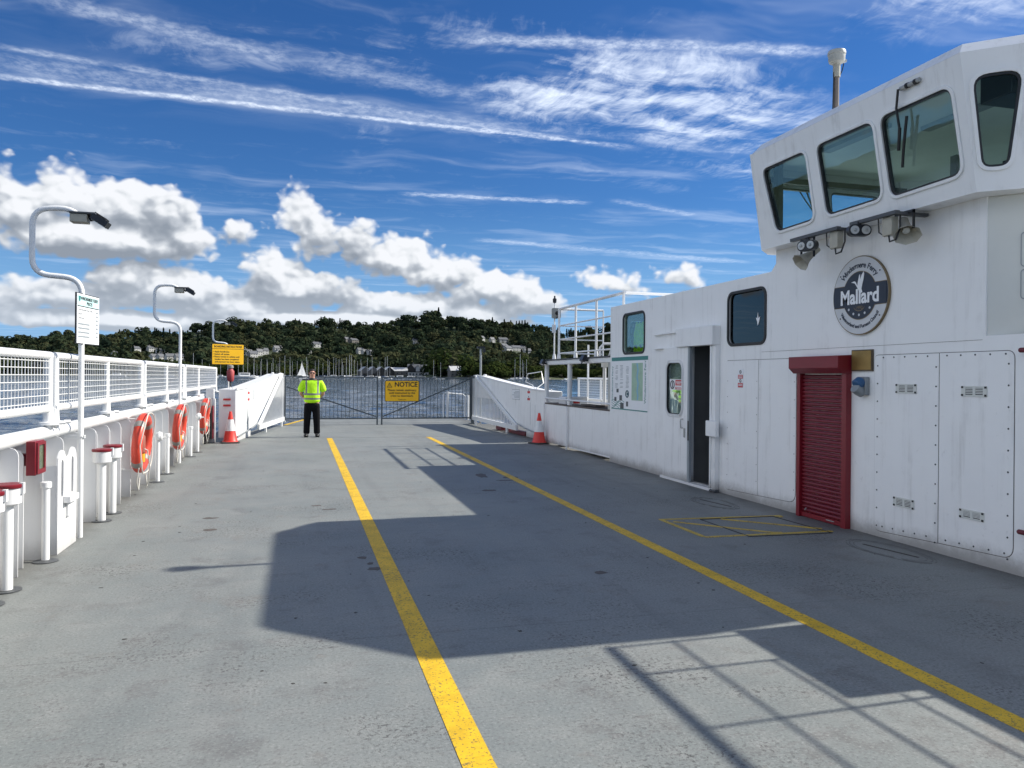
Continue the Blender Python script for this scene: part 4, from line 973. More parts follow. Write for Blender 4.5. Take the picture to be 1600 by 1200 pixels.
# ================================================================== CABIN
cb = thing('deck_cabin', 'long white steel cabin with bolted panels along the right of the deck', 'cabin', (5.82, 9, 0))
XW = 5.82
wall = [(-8, .0), (13.92, .0), (13.92, 3.0), (8.63, 3.01), (8.53, 3.10), (8.53, 3.268), (5.42, 3.268), (5.42, 2.03), (4.47, 2.03), (4.47, 2.46), (3.40, 2.46), (3.40, 2.10), (-8, 2.10)]
win1 = rrect(12.39, 13.30, 2.09, 2.80, .10); win2 = rrect(8.75, 9.64, 2.11, 2.82, .10)
opening = [(10.00, .05), (10.70, .05), (10.70, 2.13), (10.00, 2.13)]
m = MB(); m.plate(wall[::-1], [win1, win2, opening], -.05, 0, WM(XW)); m.build('wall', WALL, cb)
# the rest of the shell
m = MB(); m.plate([(5.871, .002), (8.2, .002), (8.2, 2.995), (5.871, 2.995)], [rrect(6.2, 7.7, 1.2, 2.75, .1)], 0, .045, frame((1,0,0), (0,0,1), (0,1,0), (0, 13.87, 0))); m.build('end_wall', WALL, cb)  # window opening in this unseen end, added to let daylight into the cabin
m = MB(); m.plate(rrect(6.2, 7.7, 1.2, 2.75, .1), [], .01, .014, frame((1,0,0), (0,0,1), (0,1,0), (0, 13.87, 0))); m.build('added_end_pane', GLASS_C, cb)
m = MB(); m.plate([(-8, .002), (13.92, .002), (13.92, 2.99), (8.2, 2.99), (8.2, 2.06), (-8, 2.06)], [rrect(12.1, 13.6, 1.3, 2.75, .1), rrect(9.2, 11.4, 1.3, 2.6, .1)], 0, -.05, WM(8.2)); m.build('outer_wall', WALL, cb)
m = MB(); m.plate(rrect(12.1, 13.6, 1.3, 2.75, .1), [], -.02, -.024, WM(8.2)); m.build('outer_pane', GLASS_C, cb)
m = MB(); m.box(XW+.051, 8.25, 8.63, 13.87, 2.955, 3.0); m.box(XW+.051, 8.25, -8, 3.395, 2.06, 2.095); m.box(XW+.051, 8.25, 3.4, 4.46, 2.42, 2.455); m.build('roof', WALL, cb)
m = MB(); m.box(XW+.051, 8.2, 4.46, 4.47, 1.9, 2.44); m.box(XW+.051, 8.2, 3.395, 3.41, 1.9, 2.44); m.build('roof_step', WALL, cb)
m = MB(); m.box(5.87, 5.93, 4.47, 5.44, 1.985, 2.02); m.build('ledge', WALL, cb)
# set back octagonal stair shaft under the wheelhouse
shaft = [(XW+.003, 5.43), (6.32, 4.86), (8.0, 4.86), (8.2, 5.3), (8.2, 8.5), (7.0, 8.62), (5.9, 8.52), (5.9, 5.5)]
m = MB(); m.prism(shaft, 2.0, 3.262, XY()); m.build('stair_shaft', CREAM, cb, bevel=.02)
sh_u = (Vector((6.32, 4.86, 0))-Vector((XW, 5.43, 0))).normalized(); sh_w = Vector((-.75, -.66, 0)).normalized(); sh_w = (sh_w-sh_u*sh_w.dot(sh_u)).normalized()
SM = frame(sh_u, (0,0,1), sh_w, (XW, 5.43, 0))
for v0, v1 in ((2.62, 2.92), (2.34, 2.60)):
    o_ = rrect(.26, .62, v0, v1, .03); m = MB(); m.plate(o_, [grow(o_, -.008)], .001, .005, SM); m.build('panel_outline', GREYI, cb)
# interior lining
m = MB(); m.box(6.9, 6.93, 8.7, 11.9, .003, 2.95); m.build('inner_partition', INT, cb)
m = MB(); m.box(5.875, 6.9, 11.9, 11.93, .003, 2.95); m.build('inner_partition', INT, cb)
m = MB(); m.box(5.875, 6.9, 8.64, 8.67, .003, 2.95); m.build('inner_partition', INTD, cb)
m = MB(); m.box(5.872, 6.9, 8.68, 11.9, .003, .03); m.build('inner_floor', INTD, cb)
m = MB(); m.box(5.875, 6.35, 10.72, 10.75, .03, 2.95); m.build('inner_jamb', INTD, cb)
for k in range(4):
    m = MB(); m.box(6.15+.16*k, 6.85, 10.02, 10.7, .031+.19*k, .20+.19*k); st_ = m.build('stair_step', INTD, cb)
    m = MB(); m.box(6.14+.16*k, 6.149+.16*k, 10.04, 10.68, .165+.19*k, .205+.19*k); m.build('step_nosing', plain('worn_yellow_nosing', (.28, .19, .04), .7), st_) if k == 0 else None
m = MB(); m.sphere((6.45, 10.4, 1.98), .05, 8, 6, (1, 1.5, .6)); m.sphere((6.45, 10.3, 1.95), .04, 8, 6); m.build('hanging_cable', GALV, cb)
# windows
for nm, w in ((GLASS_C, win1), (GLASS_D, win2)):
    o = MB().plate(grow(w, .028), [grow(w, -.012)], -.003, .014, WM(XW)).build('window_frame', BLACK, cb, bevel=.005)
    MB().plate(w, [], -.03, -.026, WM(XW)).build('pane', nm, o)
m = MB(); m.box(XW+.20, XW+.25, 8.74, 8.9, 2.14, 2.17); m.build('window_catch', BLACK, cb)
# sticker on the second window: small white bird
m = MB(); m.flat([(8.92, 2.40), (8.90, 2.46), (8.94, 2.44), (8.95, 2.52), (8.97, 2.44), (9.0, 2.45), (8.97, 2.40), (8.96, 2.34), (8.94, 2.36)], WM(XW-.0) @ Matrix.Translation((0,0,-.02))); m.build('window_sticker', SIGNW, cb)
# sliding door, hood, jamb
dr = thing('sliding_door', 'white sliding door leaf pushed open, with tall rounded window, beside the poster', 'door', (5.75, 11, 0))
leaf = [(10.66, .045), (11.48, .045), (11.48, 2.115), (10.66, 2.115)]; dwin = rrect(10.83, 11.35, 1.06, 1.88, .12)
m = MB(); m.plate(leaf, [dwin], .045, .085, WM(XW)); m.build('leaf', WALL, dr)
m = MB(); m.plate(grow(dwin, .045), [grow(dwin, .03)], .0855, .095, WM(XW)); m.plate(grow(dwin, .016), [grow(dwin, -.004)], .0855, .10, WM(XW)); m.build('window_trim', WHITE, dr, bevel=.003)
m = MB(); m.plate(grow(dwin, .002), [grow(dwin, -.014)], .06, .087, WM(XW)); m.build('window_seal', BLACK, dr)
m = MB(); m.plate(dwin, [], .062, .066, WM(XW)); m.build('pane', GLASS_C, dr)
m = MB(); m.box(XW-.086, XW-.044, 10.60, 10.659, .045, 2.115); m.build('edge_trim', GREYI, dr)
m = MB(); m.tube([(XW-.087, 10.80, .86), (XW-.12, 10.80, .86), (XW-.13, 10.80, .96), (XW-.12, 10.80, 1.0), (XW-.087, 10.80, 1.0)], .010, 8); m.box(XW-.10, XW-.086, 10.72, 10.76, .72, .86); m.build('handle', GALV, dr, smooth=True)
m = MB(); m.box(XW-.092, XW-.0862, 10.61, 10.645, .68, .98); m.build('lock_plate', BLACK, dr)
wsg = thing('door_warning_label', 'red and white staff warning label stuck on the sliding door window', 'sign', (5.73, 11.1, 1.5))
T = TX(XW-.068, 11.06, 1.53)
m = MB(); m.box(-.215, .215, -.085, .085, 0, .003, T); m.build('plate', SIGNW, wsg)
m = MB(); m.box(-.02, .205, -.012, .075, .0032, .005, T); m.box(-.02, .205, -.075, -.035, .0032, .005, T); m.build('red_band', INKR, wsg)
m = MB(); m.torus(T @ Vector((-.12, .0, .005)), .062, .008, 'x', 20, 6); m.box(-.13, -.11, -.045, .045, .004, .006, T); m.build('pictogram', INK, wsg)
bars([(.0, .18, .035, .05), (.02, .16, .008, .02), (0, .18, -.05, -.042), (.02, .17, -.066, -.058)], T @ Matrix.Translation((0,0,.0062)), SIGNW, wsg)
hd = thing('door_hood', 'white box hood housing the sliding door track above the opening', 'hood', (5.75, 10.4, 2.1))
m = MB(); m.box(XW-.13, XW-.001, 9.86, 10.98, 2.118, 2.40); m.build('casing', WALL, hd, bevel=.008)
m = MB(); m.prism([(10.98, 2.118), (11.95, 2.118), (11.95, 2.125), (10.98, 2.14)], .001, .06, WM(XW)); m.prism([(10.98, 2.36), (11.95, 2.352), (11.95, 2.36), (10.98, 2.40)], .001, .05, WM(XW)); m.build('track_cover', WALL, hd)
jb = thing('door_jamb', 'white door jamb post with a square lock box on the near side of the opening', 'jamb', (5.75, 9.9, 0))
m = MB(); m.box(XW-.075, XW-.001, 9.86, 9.995, .03, 2.115); m.box(XW-.09, XW-.076, 9.955, 9.995, .03, 2.115); m.build('post', WALL, jb, bevel=.006)
m = MB(); m.box(XW-.15, XW-.091, 9.72, 10.0, .80, 1.025); m.build('lock_box', WALL, jb, bevel=.01)
m = MB(); m.box(XW-.10, XW-.002, 9.92, 11.55, .004, .042); m.build('door_sill', PIPE, jb)
m = MB(); m.tube([(XW-.11, 9.90, .03), (XW-.16, 9.85, .03), (XW-.10, 9.78, .03)], .014, 8); m.box(XW-.14, XW-.05, 9.78, 9.9, .003, .03); m.build('floor_catch', DGREY, jb)
# bolted panels
def gasket_panel(pl, r, holes_bolts, z=.0):
    m = MB(); m.plate(grow(pl, .006), [], .0005, .0015, WM(XW)); m.build('panel_joint', plain_cached('joint_grime'), cb)
    m = MB(); m.plate(pl, [], .0016, .006, WM(XW)); return m.build('access_panel', WALL, cb)
_g = plain('joint_grime', (.10, .085, .075), .8, var=.3, scale=12)
def plain_cached(n): return MATS[n]
gasket_panel(rpoly([(8.895, .10), (9.665, .075), (9.675, 1.885), (8.895, 1.885)], [.002, .04, .04, .002]), 0, 0)
gasket_panel(rpoly([(8.09, .13), (8.885, .10), (8.885, 1.885), (8.09, 1.885)], [.13, .002, .002, .04]), 0, 0)
gasket_panel(rpoly([(5.925, .098), (6.755, .06), (6.765, 1.89), (5.925, 1.89)], [.002, .09, .05, .002]), 0, 0)
gasket_panel(rpoly([(5.13, .13), (5.915, .10), (5.915, 1.89), (5.13, 1.89)], [.10, .002, .002, .07]), 0, 0)
bolt = MB().lathe([(.0085, 0), (.0085, .003), (.005, .007)], (0, 0, 0), 8, 'x')
bolt.v = [(-v[0], v[1], v[2]) for v in bolt.v]; bme = bolt.mesh('bolt', DGREY, True)
bolt2 = MB().lathe([(.006, 0), (.006, .003), (.003, .006)], (0, 0, 0), 6, 'x'); bolt2.v = [(-v[0], v[1], v[2]) for v in bolt2.v]; bme2 = bolt2.mesh('bolt', GREYB, True)
for zz in [1.78-.185*k for k in range(10)]:
    place(bme, 'bolt', cb, (XW-.006, 6.72, zz)); place(bme, 'bolt', cb, (XW-.006, 5.18, zz)); place(bme, 'bolt', cb, (XW-.006, 5.955, zz-.02))
for yy in [6.64-.145*k for k in range(5)] + [5.83-.155*k for k in range(5)]:
    place(bme, 'bolt', cb, (XW-.006, yy, 1.865)); place(bme, 'bolt', cb, (XW-.006, yy, .115+.03*(6.7-yy)))
for zz in [1.6-.22*k for k in range(7)]:
    for yy in (9.64, 8.92, 8.12): place(bme2, 'bolt', cb, (XW-.006, yy, zz))
for i, (y0, y1, z0, z1) in enumerate([(6.19, 6.46, 1.50, 1.595), (5.39, 5.66, 1.49, 1.585), (6.21, 6.48, .36, .455), (5.41, 5.67, .385, .47)]):
    fr0 = MB().plate(rrect(y0, y1, z0, z1, .006), [rrect(y0+.04, (y0+y1)/2-.012, z0+.016, z1-.016, .004), rrect((y0+y1)/2+.012, y1-.04, z0+.016, z1-.016, .004)], .0065, .014, WM(XW)).build('vent_grille', plain_cached('cream_paint'), cb)
    MB().box(XW-.0070, XW-.0062, y0+.02, y1-.02, z0+.01, z1-.01).build('vent_dark', BLACK, fr0)
    m = MB()
    for k in range(4): zz = z0+.024+k*(z1-z0-.044)/3.6; m.box(XW-.0125, XW-.0085, y0+.03, y1-.03, zz, zz+.008)
    m.build('louvre', CREAM, fr0)
    m = MB()
    for yy in (y0+.012, y1-.012):
        for zz in (z0+.012, z1-.012): m.box(XW-.019, XW-.0145, yy-.010, yy+.010, zz-.009, zz+.009)
    m.build('corner_screw', BLACK, fr0)
m = MB(); m.prism([(5.45, 1.994), (8.83, 1.984), (8.83, 1.987), (5.45, 1.997)], .0005, .0025, WM(XW)); m.build('plate_seam', plain_cached('joint_grime'), cb)
m = MB(); m.prism([(10.25, 2.19), (10.26, 2.19), (10.26, 2.2)], .0005, .001, WM(XW)) 
for z in (1.89, .38):
    m = MB(); m.tube([(XW-.05, 5.03, z), (XW-.05, 4.5, z)], .021, 12); m.sphere((XW-.05, 5.03, z), .021, 12, 8); m.build('red_handle', DRED, cb, smooth=True)
warn(XW-.007, 9.31, 1.635, .93, 'l', 'red and white pictogram label on the narrow panel right of the door')

# platform railing on the near part of the cabin roof; its shadow falls across the foreground
nr_ = thing('roof_railing', 'white rail above the near low cabin roof, beyond the right edge', 'railing', (5.85, 1, 2.1))
for z, r in ((3.20, .028), (2.86, .011), (2.53, .011), (2.24, .009)):
    m = MB(); m.tube([(5.86, 4.42 if z > 2.8 else (3.98 if z > 2.5 else 3.38), z), (5.86, -6, z)], r, 8); m.build('rail', PIPE, nr_, smooth=True)
for y, z0 in ((4.40, 2.46), (3.97, 2.46), (3.30, 2.10), (.5, 2.1), (-1, 2.1), (-3, 2.1)):
    m = MB(); m.tube([(5.86, y, z0), (5.86, y, 3.2)], .012, 8); m.build('post', PIPE, nr_, smooth=True)
# roller shutter
rs = thing('roller_shutter', 'closed deep red roller shutter with box housing in the cabin wall', 'shutter', (5.75, 7.55, 0))
m = MB(); XZs = frame((1,0,0), (0,0,1), (0,1,0), (0,0,0))
m.prism([(XW-.001, 1.70), (XW-.001, 1.905), (XW-.185, 1.895), (XW-.185, 1.76), (XW-.12, 1.70)], 7.115, 7.99, XZs); m.build('housing', RED, rs, bevel=.004)
m = MB(); m.box(XW-.07, XW-.001, 7.12, 7.195, .0, 1.70); m.build('guide_rail', RED, rs)
m = MB(); m.box(XW-.07, XW-.001, 7.925, 7.985, .0, 1.70); m.build('guide_rail', RED, rs)
slp = [(0, .0015), (.018, .004), (.026, .018), (.026, .030), (.018, .041), (0, .0445)]
slm = MB().prism([(-a, b) for a, b in slp], 7.196, 7.924, frame((1,0,0), (0,0,1), (0,1,0), (XW-.008, 0, 0))).mesh('slat', SLATR, True, 50)
for k in range(35): place(slm, 'slat', rs, (0, 0, .062+.0465*k))
m = MB(); m.box(XW-.045, XW-.005, 7.2, 7.92, .008, .06); m.build('bottom_bar', RED, rs)
m = MB(); m.box(XW-.052, XW-.0455, 7.33, 7.46, .035, .045); m.tube([(XW-.045, 7.83, .11), (XW-.06, 7.83, .09), (XW-.06, 7.80, .12)], .006, 6); m.build('pull_handle', GALV, rs)
m = MB(); m.box(XW-.0695, XW-.067, 7.115, 7.118, 0, 0.001)
# brass plaque
t = thing('brass_plaque', 'dull brass plaque above the socket, right of the shutter housing', 'plaque', (5.8, 6.94, 1.72))
m = MB(); m.plate(rrect(6.785, 7.10, 1.725, 1.955, .004), [], .001, .022, WM(XW)); m.build('backing', plain('plaque_backing', (.09, .065, .04), .6), t)
m = MB(); m.plate(rrect(6.80, 7.09, 1.74, 1.942, .004), [], .023, .027, WM(XW)); m.build('plate', BRASS, t)
# power socket
t = thing('power_socket', 'grey and blue industrial power socket with hinged lid beside the shutter', 'socket', (5.8, 6.92, 1.45))
GS = plain('socket_grey', (.25, .27, .28), .5, var=.15, scale=20); BS = plain('socket_blue', (.03, .10, .22), .45)
m = MB(); m.box(XW-.055, XW-.001, 6.84, 6.98, 1.47, 1.665); m.build('back_box', GS, t, bevel=.01)
m = MB(); q = Matrix.Translation((XW-.075, 6.91, 1.60)) @ Matrix.Rotation(R(-35), 4, 'Y'); m.lathe([(.05, -.05), (.062, -.04), (.062, .02), (.04, .045)], (0, 0, 0), 16, 'x'); m.v = [tuple(q @ Vector(v)) for v in m.v]; m.build('lid', BS, t, smooth=True)
m = MB(); q = Matrix.Translation((XW-.08, 6.91, 1.52)) @ Matrix.Rotation(R(30), 4, 'Y'); m.lathe([(.055, -.06), (.06, 0), (.055, .05)], (0, 0, 0), 16, 'x'); m.v = [tuple(q @ Vector(v)) for v in m.v]; m.build('socket_mouth', GS, t, smooth=True)

# hi-vis jackets hung inside
def jacket(x, y0, y1, z0, z1, label):
    t = thing('hi_vis_jacket', label, 'jacket', (x, (y0+y1)/2, z0), 'hi-vis jackets inside the cabin')
    def surf(ny, nz, off, zz0, zz1, fn=None):
        vs = []; fs = []
        for j in range(nz+1):
            for i in range(ny+1):
                a, b = i/ny, j/nz; w_ = 1.0 - .30*max(0, (zz0+(zz1-zz0)*b - z0)/(z1-z0)-.72)/.28
                yy = (y0+y1)/2+(a-.5)*(y1-y0)*w_; zz = zz0+(zz1-zz0)*b
                vs.append((x-off+.022*math.sin(a*23+b*2)+.012*math.sin(a*41+zz*5), yy, zz))
        for j in range(nz):
            for i in range(ny): k = j*(ny+1)+i; fs.append((k, k+1, k+ny+2, k+ny+1))
        return vs, fs
    m = MB(); vs, fs = surf(36, 14, 0, z0, z1); m.add(vs, fs); n = len(m.v); vs2, _ = surf(36, 14, -.05, z0, z1); m.add(vs2, [f[::-1] for f in fs]); m.build('cloth', HIVIS, t, smooth=True)
    for a, b in ((.18, .26), (.40, .48)):
        m = MB(); vs, fs = surf(36, 1, .006, z0+(z1-z0)*a, z0+(z1-z0)*b); m.add(vs, fs); m.build('reflective_stripe', GREYB, t, smooth=True)
    m = MB(); m.box(x-.01, x+.02, y0+.15, y1-.15, z1-.02, z1+.0); m.build('hanger', DGREY, t)
jacket(5.98, 12.45, 13.18, 1.85, 2.66, 'hi-vis yellow jacket hung behind the cabin window above the poster')
jacket(6.02, 10.85, 11.08, .95, 1.62, 'hi-vis yellow sleeve seen low through the sliding door window')
m = MB()
for k in range(9): m.box(6.25, 6.27, 10.78+.075*k, 10.83+.075*k, .95, 1.45)
t = tag(m.build('slatted_panel', CREAM), 'pale slatted panel seen through the sliding door window', 'panel')

# poster
ps = thing('route_poster', 'white and green ferry route poster with lake map on the cabin wall', 'poster', (5.81, 13.0, 1.02))
T = TX(XW-.001, 13.03, 1.525); PW, PH = 1.62, 1.0
m = MB(); m.box(-PW/2, PW/2, -PH/2, PH/2, .0, .005, T); m.build('sheet', SIGNW, ps)
m = MB(); m.box(-PW/2+.005, PW/2-.005, PH/2-.075, PH/2-.005, .0055, .0065, T); m.build('heading_band', INKG, ps)
m = MB(); m.box(.13, .60, -.30, .375, .0055, .0065, T); m.build('map', MAPG, ps)
m = MB(); L_ = [(.36, .37), (.40, .25), (.36, .12), (.41, .0), (.37, -.12), (.40, -.22), (.38, -.29)]
for (a, b), (c, d) in zip(L_, L_[1:]): m.prism([(a-.03, b), (c-.025, d), (c+.03, d), (a+.03, b)], .0066, .0078, T)
m.build('map_lake', MAPB, ps)
text('Windermere Ferry', .105, T @ Matrix.Translation((.70, .06, .007)) @ Matrix.Rotation(R(90), 4, 'Z'), INKG, ps, bold=.001)
text('Windermere Ferry', .085, T @ Matrix.Translation((-.755, -.0, .007)) @ Matrix.Rotation(R(90), 4, 'Z'), INKG, ps, bold=.001)
rows = []
for cx, wd in ((-.56, .15), (-.33, .17), (-.06, .16)):
    v = .33
    while v > -.10:
        if random.random() < .80: rows.append((cx-wd/2*random.uniform(.5, 1), cx+wd/2*random.uniform(.6, 1), v, v+.009))
        v -= .024
bars(rows, T @ Matrix.Translation((0,0,.0068)), GREYI, ps)
for (a, b, c, d) in ((-.56, -.46, -.17, -.10), (-.66, -.56, -.34, -.26), (-.42, -.30, -.32, -.22), (-.38, -.22, -.47, -.36), (-.11, -.02, -.42, -.33)):
    m = MB(); m.box(a, b, c, d, .0058, .007, T); m.build('picture', DGREY, ps)
m = MB(); m.torus(T @ Vector((-.06, -.19, .008)), .06, .012, 'x', 16, 6); m.box(-.085, -.035, -.215, -.165, .006, .008, T); m.build('round_logo', plain('logo_teal', (.03, .10, .12), .5), ps)
m = MB()
for k in range(5):
    for i in range(12):
        u = -PW/2+.02+i*.05; v = -.33-.03*k+.02*math.sin(i*.9+k); v2 = -.33-.03*k+.02*math.sin((i+1)*.9+k)
        if u+.05 < -.8+.55-.07*k+.1: m.prism([(u, v), (u+.05, v2), (u+.05, v2+.010), (u, v+.010)], .0058, .0068+.0002*k, T)
m.box(-.80, .80, -.49, -.47, .0058, .0068, T); m.build('wave_pattern', INKG, ps)

# badge
bd = thing('vessel_badge', 'round grey and navy name badge lettered Mallard with a flying duck', 'badge', (5.8, 6.97, 2.1))
BC = TX(XW-.001, 6.97, 2.54); RB = .425
circ = lambda r, n=64, a0=0, a1=360: [(r*math.cos(R(a0+(a1-a0)*i/n)), r*math.sin(R(a0+(a1-a0)*i/n))) for i in range(n if a1-a0 == 360 else n+1)]
m = MB(); m.plate(circ(RB), [], 0, .028, BC); m.build('rim', GOLD, bd)
m = MB(); m.plate(circ(RB-.010), [], .0285, .031, BC); m.build('disc', SILV, bd)
aR = math.degrees(math.asin(.115/(RB-.010)))
band = circ(RB-.010, 10, -aR, aR) + circ(RB-.010, 10, 180-aR, 180+aR)
m = MB(); m.plate(band, [], .0315, .033, BC); m.build('name_band', NAVY, bd)
m = MB(); m.plate(circ(.262), [], .0335, .0345, BC); m.build('centre_edge', GOLD, bd)
m = MB(); m.plate(circ(.255), [], .035, .036, BC); m.build('centre_disc', NAVY, bd)
m = MB(); m.box(-.40, .40, -.113, .113, .0362, .0368, BC); m.build('name_band_overlay', NAVY, bd)
m = MB()
for s_ in (1, -1):
    for t_ in (1, -1): m.box(min(s_*.235, s_*.395), max(s_*.235, s_*.395), t_*.118-.003, t_*.118+.003, .0315, .034, BC)
m.build('gold_line', GOLD, bd)
text('Mallard', .215, BC @ Matrix.Translation((0, -.018, .038)), SIGNW, bd, bold=.007, sx=.93)
text('1990', .055, BC @ Matrix.Translation((0, -.135, .038)), GOLD, bd)
duck = [(-.125, .150), (-.075, .160), (-.055, .150), (-.03, .105), (-.02, .15), (.0, .22), (.012, .225), (.015, .17), (.035, .215), (.065, .250), (.075, .225), (.065, .17), (.045, .11), (.035, .07), (.05, .03), (.02, .022), (.012, .035), (-.0, .028), (-.012, .06), (-.04, .10), (-.065, .132), (-.085, .14)]
m = MB(); m.plate(duck, [], .037, .0385, BC); m.build('duck', SIGNW, bd)
m = MB(); arc = [(.085*math.cos(R(a)), -.11+.06*math.sin(R(a))) for a in range(200, 341, 10)]
for p, q in zip(arc, arc[1:]): m.prism([p, q, (q[0], q[1]+.008), (p[0], p[1]+.008)], .037, .038, BC)
m.build('gold_arc', GOLD, bd)
m = MB()
for a, r_ in ((222, .215), (246, .212), (270, .210), (294, .212), (318, .215)): m.plate([(r_*math.cos(R(a))+.014*x, r_*math.sin(R(a))+.014*y) for x, y in circ(1, 10)], [], .037, .038, BC)
m.build('stars', SILV, bd)
def arctext(s, size, r, mid, step, top, mat):
    me_v = []; me_f = []; n = len(s)
    wd = {'i': .55, 'l': .5, 'W': 1.55, 'm': 1.45, 'r': .72, 'f': .65, 't': .7, ' ': .55, 'C': 1.25, 'F': 1.1}
    ws = [wd.get(ch, 1.0) for ch in s]; tot = sum(ws)*step; acc = 0
    for ch, w_ in zip(s, ws):
        a = (mid+tot/2-acc-w_*step/2) if top else (mid-tot/2+acc+w_*step/2); acc += w_*step
        if ch == ' ': continue
        T_ = BC @ Matrix.Translation((r*math.cos(R(a)), r*math.sin(R(a)), .033)) @ Matrix.Rotation(R(a-90 if top else a+90), 4, 'Z')
        me = text(ch, size, T_, mat, None, bold=.0022); k = len(me_v); me_v += [tuple(v.co) for v in me.vertices]; me_f += [tuple(i+k for i in p.vertices) for p in me.polygons]; bpy.data.meshes.remove(me)
    m = MB(); m.add(me_v, me_f); m.build('curved_lettering', mat, bd)
arctext('Windermere Ferry', .085, .325, 90, 7.0, True, NAVY)
arctext('Westmorland and Furness Council', .052, .335, 270, 3.9, False, NAVY)
m = MB()
for a in (38, 142, 218, 322): m.plate([((RB-.045)*math.cos(R(a))+.008*x, (RB-.045)*math.sin(R(a))+.008*y) for x, y in circ(1, 10)], [], .0315, .036, BC)
m.build('fixing', INK, bd)

# ================================================================== WHEELHOUSE
wh = thing('wheelhouse', 'white wheelhouse with raked green tinted windows above the cabin', 'wheelhouse', (7, 7, 3.26))
Bf = [(5.60, 5.32), (6.38, 4.66), (8.02, 4.66), (8.8, 5.32), (8.8, 8.52), (8.02, 8.85), (5.88, 8.80), (5.60, 8.52)]
Tf = [(5.40, 5.31), (6.32, 4.50), (8.08, 4.50), (9.0, 5.31), (9.0, 8.43), (8.08, 9.0), (5.78, 8.90), (5.40, 8.43)]
Z0, Z1, ZR = 3.27, 4.43, 4.545
Rf = [(5.50, 5.38), (6.38, 4.60), (8.02, 4.60), (8.9, 5.38), (8.9, 8.37), (8.02, 8.9), (5.82, 8.82), (5.50, 8.37)]
def face_frame(i):
    b0, b1 = Vector((*Bf[i], Z0)), Vector((*Bf[(i+1) % 8], Z0)); t0, t1 = Vector((*Tf[i], Z1)), Vector((*Tf[(i+1) % 8], Z1))
    u = (b1-b0).normalized(); v = ((t0+t1)/2-(b0+b1)/2); v = (v-u*v.dot(u)).normalized(); w = u.cross(v)
    cc = Vector((7.2, 6.9, 3.8)); 
    if w.dot((b0+b1)/2-cc) < 0: w = -w
    M = frame(u, v, w, b0); Mi = M.inverted()
    q = [(Mi @ p).xy for p in (b0, b1, t1, t0)]; return M, [tuple(p) for p in q]
def wh_face(i, wins, glassmat=GLASS_W):
    M, quad = face_frame(i)
    m = MB(); m.plate(quad, wins, -.05, 0, M); m.build('side_panel', FACE, wh)
    for w in wins:
        o = MB().plate(grow(w, .030), [grow(w, -.002)], .0005, .016, M).build('window_frame', FACE, wh, bevel=.006)
        MB().plate(grow(w, .0), [grow(w, -.022)], -.04, -.006, M).build('window_seal', BLACKP, o)
        MB().plate(w, [], -.034, -.030, M).build('pane', glassmat, o)
    return M, quad
# deck face: corner order runs from the far corner (index 7) back to the near one (index 0)
M7, q7 = face_frame(7)
def yz(i, Y, Z):
    M, _ = face_frame(i); k = (Z-Z0)/(Z1-Z0); X_ = 5.60-.20*k; p = M.inverted() @ Vector((X_, Y, Z)); return (p.x, p.y)
dw = [rpoly([yz(7, *p) for p in pts], .11) for pts in ([(8.27, 4.20), (7.44, 4.20), (7.44, 3.43), (8.16, 3.42)], [(7.25, 4.20), (6.39, 4.20), (6.39, 3.44), (7.23, 3.43)], [(6.29, 4.20), (5.44, 4.20), (5.43, 3.44), (6.28, 3.42)])]
wh_face(7, dw)
def cham(i, a0, a1, b0, b1, v0=.15, v1=.95, r=.16):
    M, q = face_frame(i); L0 = q[1][0]; lo, hi = q[3][0], q[2][0]; H = q[2][1]
    return [rpoly([(L0*b0, H*v0), (L0*b1, H*v0), (lo+(hi-lo)*a1, H*v1-.06), (lo+(hi-lo)*a0, H*v1-.06)], r)]
wh_face(0, [rpoly([(-.055, .965), (.318, .965), (.238, .185), (.035, .185)], [.13, .13, .08, .08]), rpoly([(.50, .965), (.90, .965), (.86, .185), (.58, .185)], [.13, .13, .08, .08])])
wh_face(1, cham(1, .08, .92, .08, .92, .2, .86, .12)); wh_face(2, cham(2, .3, .75, .35, .7, .15, .9, .1))
M3, q3 = face_frame(3); L3 = q3[1][0]
fw = [rpoly([(L3*a, .16), (L3*b, .16), (L3*b, .92), (L3*a, .92)], .11) for a, b in ((.06, .34), (.37, .63), (.66, .94))]
wh_face(3, fw)
wh_face(4, cham(4, .2, .8, .25, .75)); wh_face(6, [])
M5, q5 = face_frame(5); L5 = q5[1][0]
wh_face(5, [rpoly([(L5*a, .12), (L5*b, .12), (L5*b, .90), (L5*a, .90)], .10) for a, b in ((.15, .53), (.58, .94))])
m = MB()   # sloping eaves band and roof
vs = [(x, y, Z1+.001) for x, y in Tf] + [(x, y, ZR) for x, y in Rf]; m.add(vs, [(i, (i+1) % 8, 8+(i+1) % 8, 8+i) for i in range(8)] + [tuple(range(8, 16))]); m.build('roof', FACE, wh)
m = MB(); m.prism([(x*.985+.1, y) for x, y in [(7.2+(p[0]-7.2)*.97, 6.9+(p[1]-6.9)*.97) for p in Tf]], Z1-.03, Z1-.005, XY()); m.build('ceiling', INTL, wh)
m = MB(); m.prism(Bf, Z0-.012, Z0+.03, XY()); m.build('floor', FACE, wh)
m = MB(); m.box(6.9, 7.6, 5.6, 8.0, Z0+.04, Z0+.42); m.box(7.7, 8.5, 5.5, 8.2, Z0+.04, Z0+.18); m.build('console', INT, wh, bevel=.02)
for y in (6.0, 6.9, 7.7):
    m = MB(); m.box(7.2, 7.26, y-.14, y+.14, Z0+.43, Z0+.62); m.build('monitor', BLACKP, wh)
m = MB(); m.box(5.82, 6.25, 5.18, 5.50, Z1-.34, Z1-.035); m.build('radio_rack', BLACKP, wh, bevel=.01)
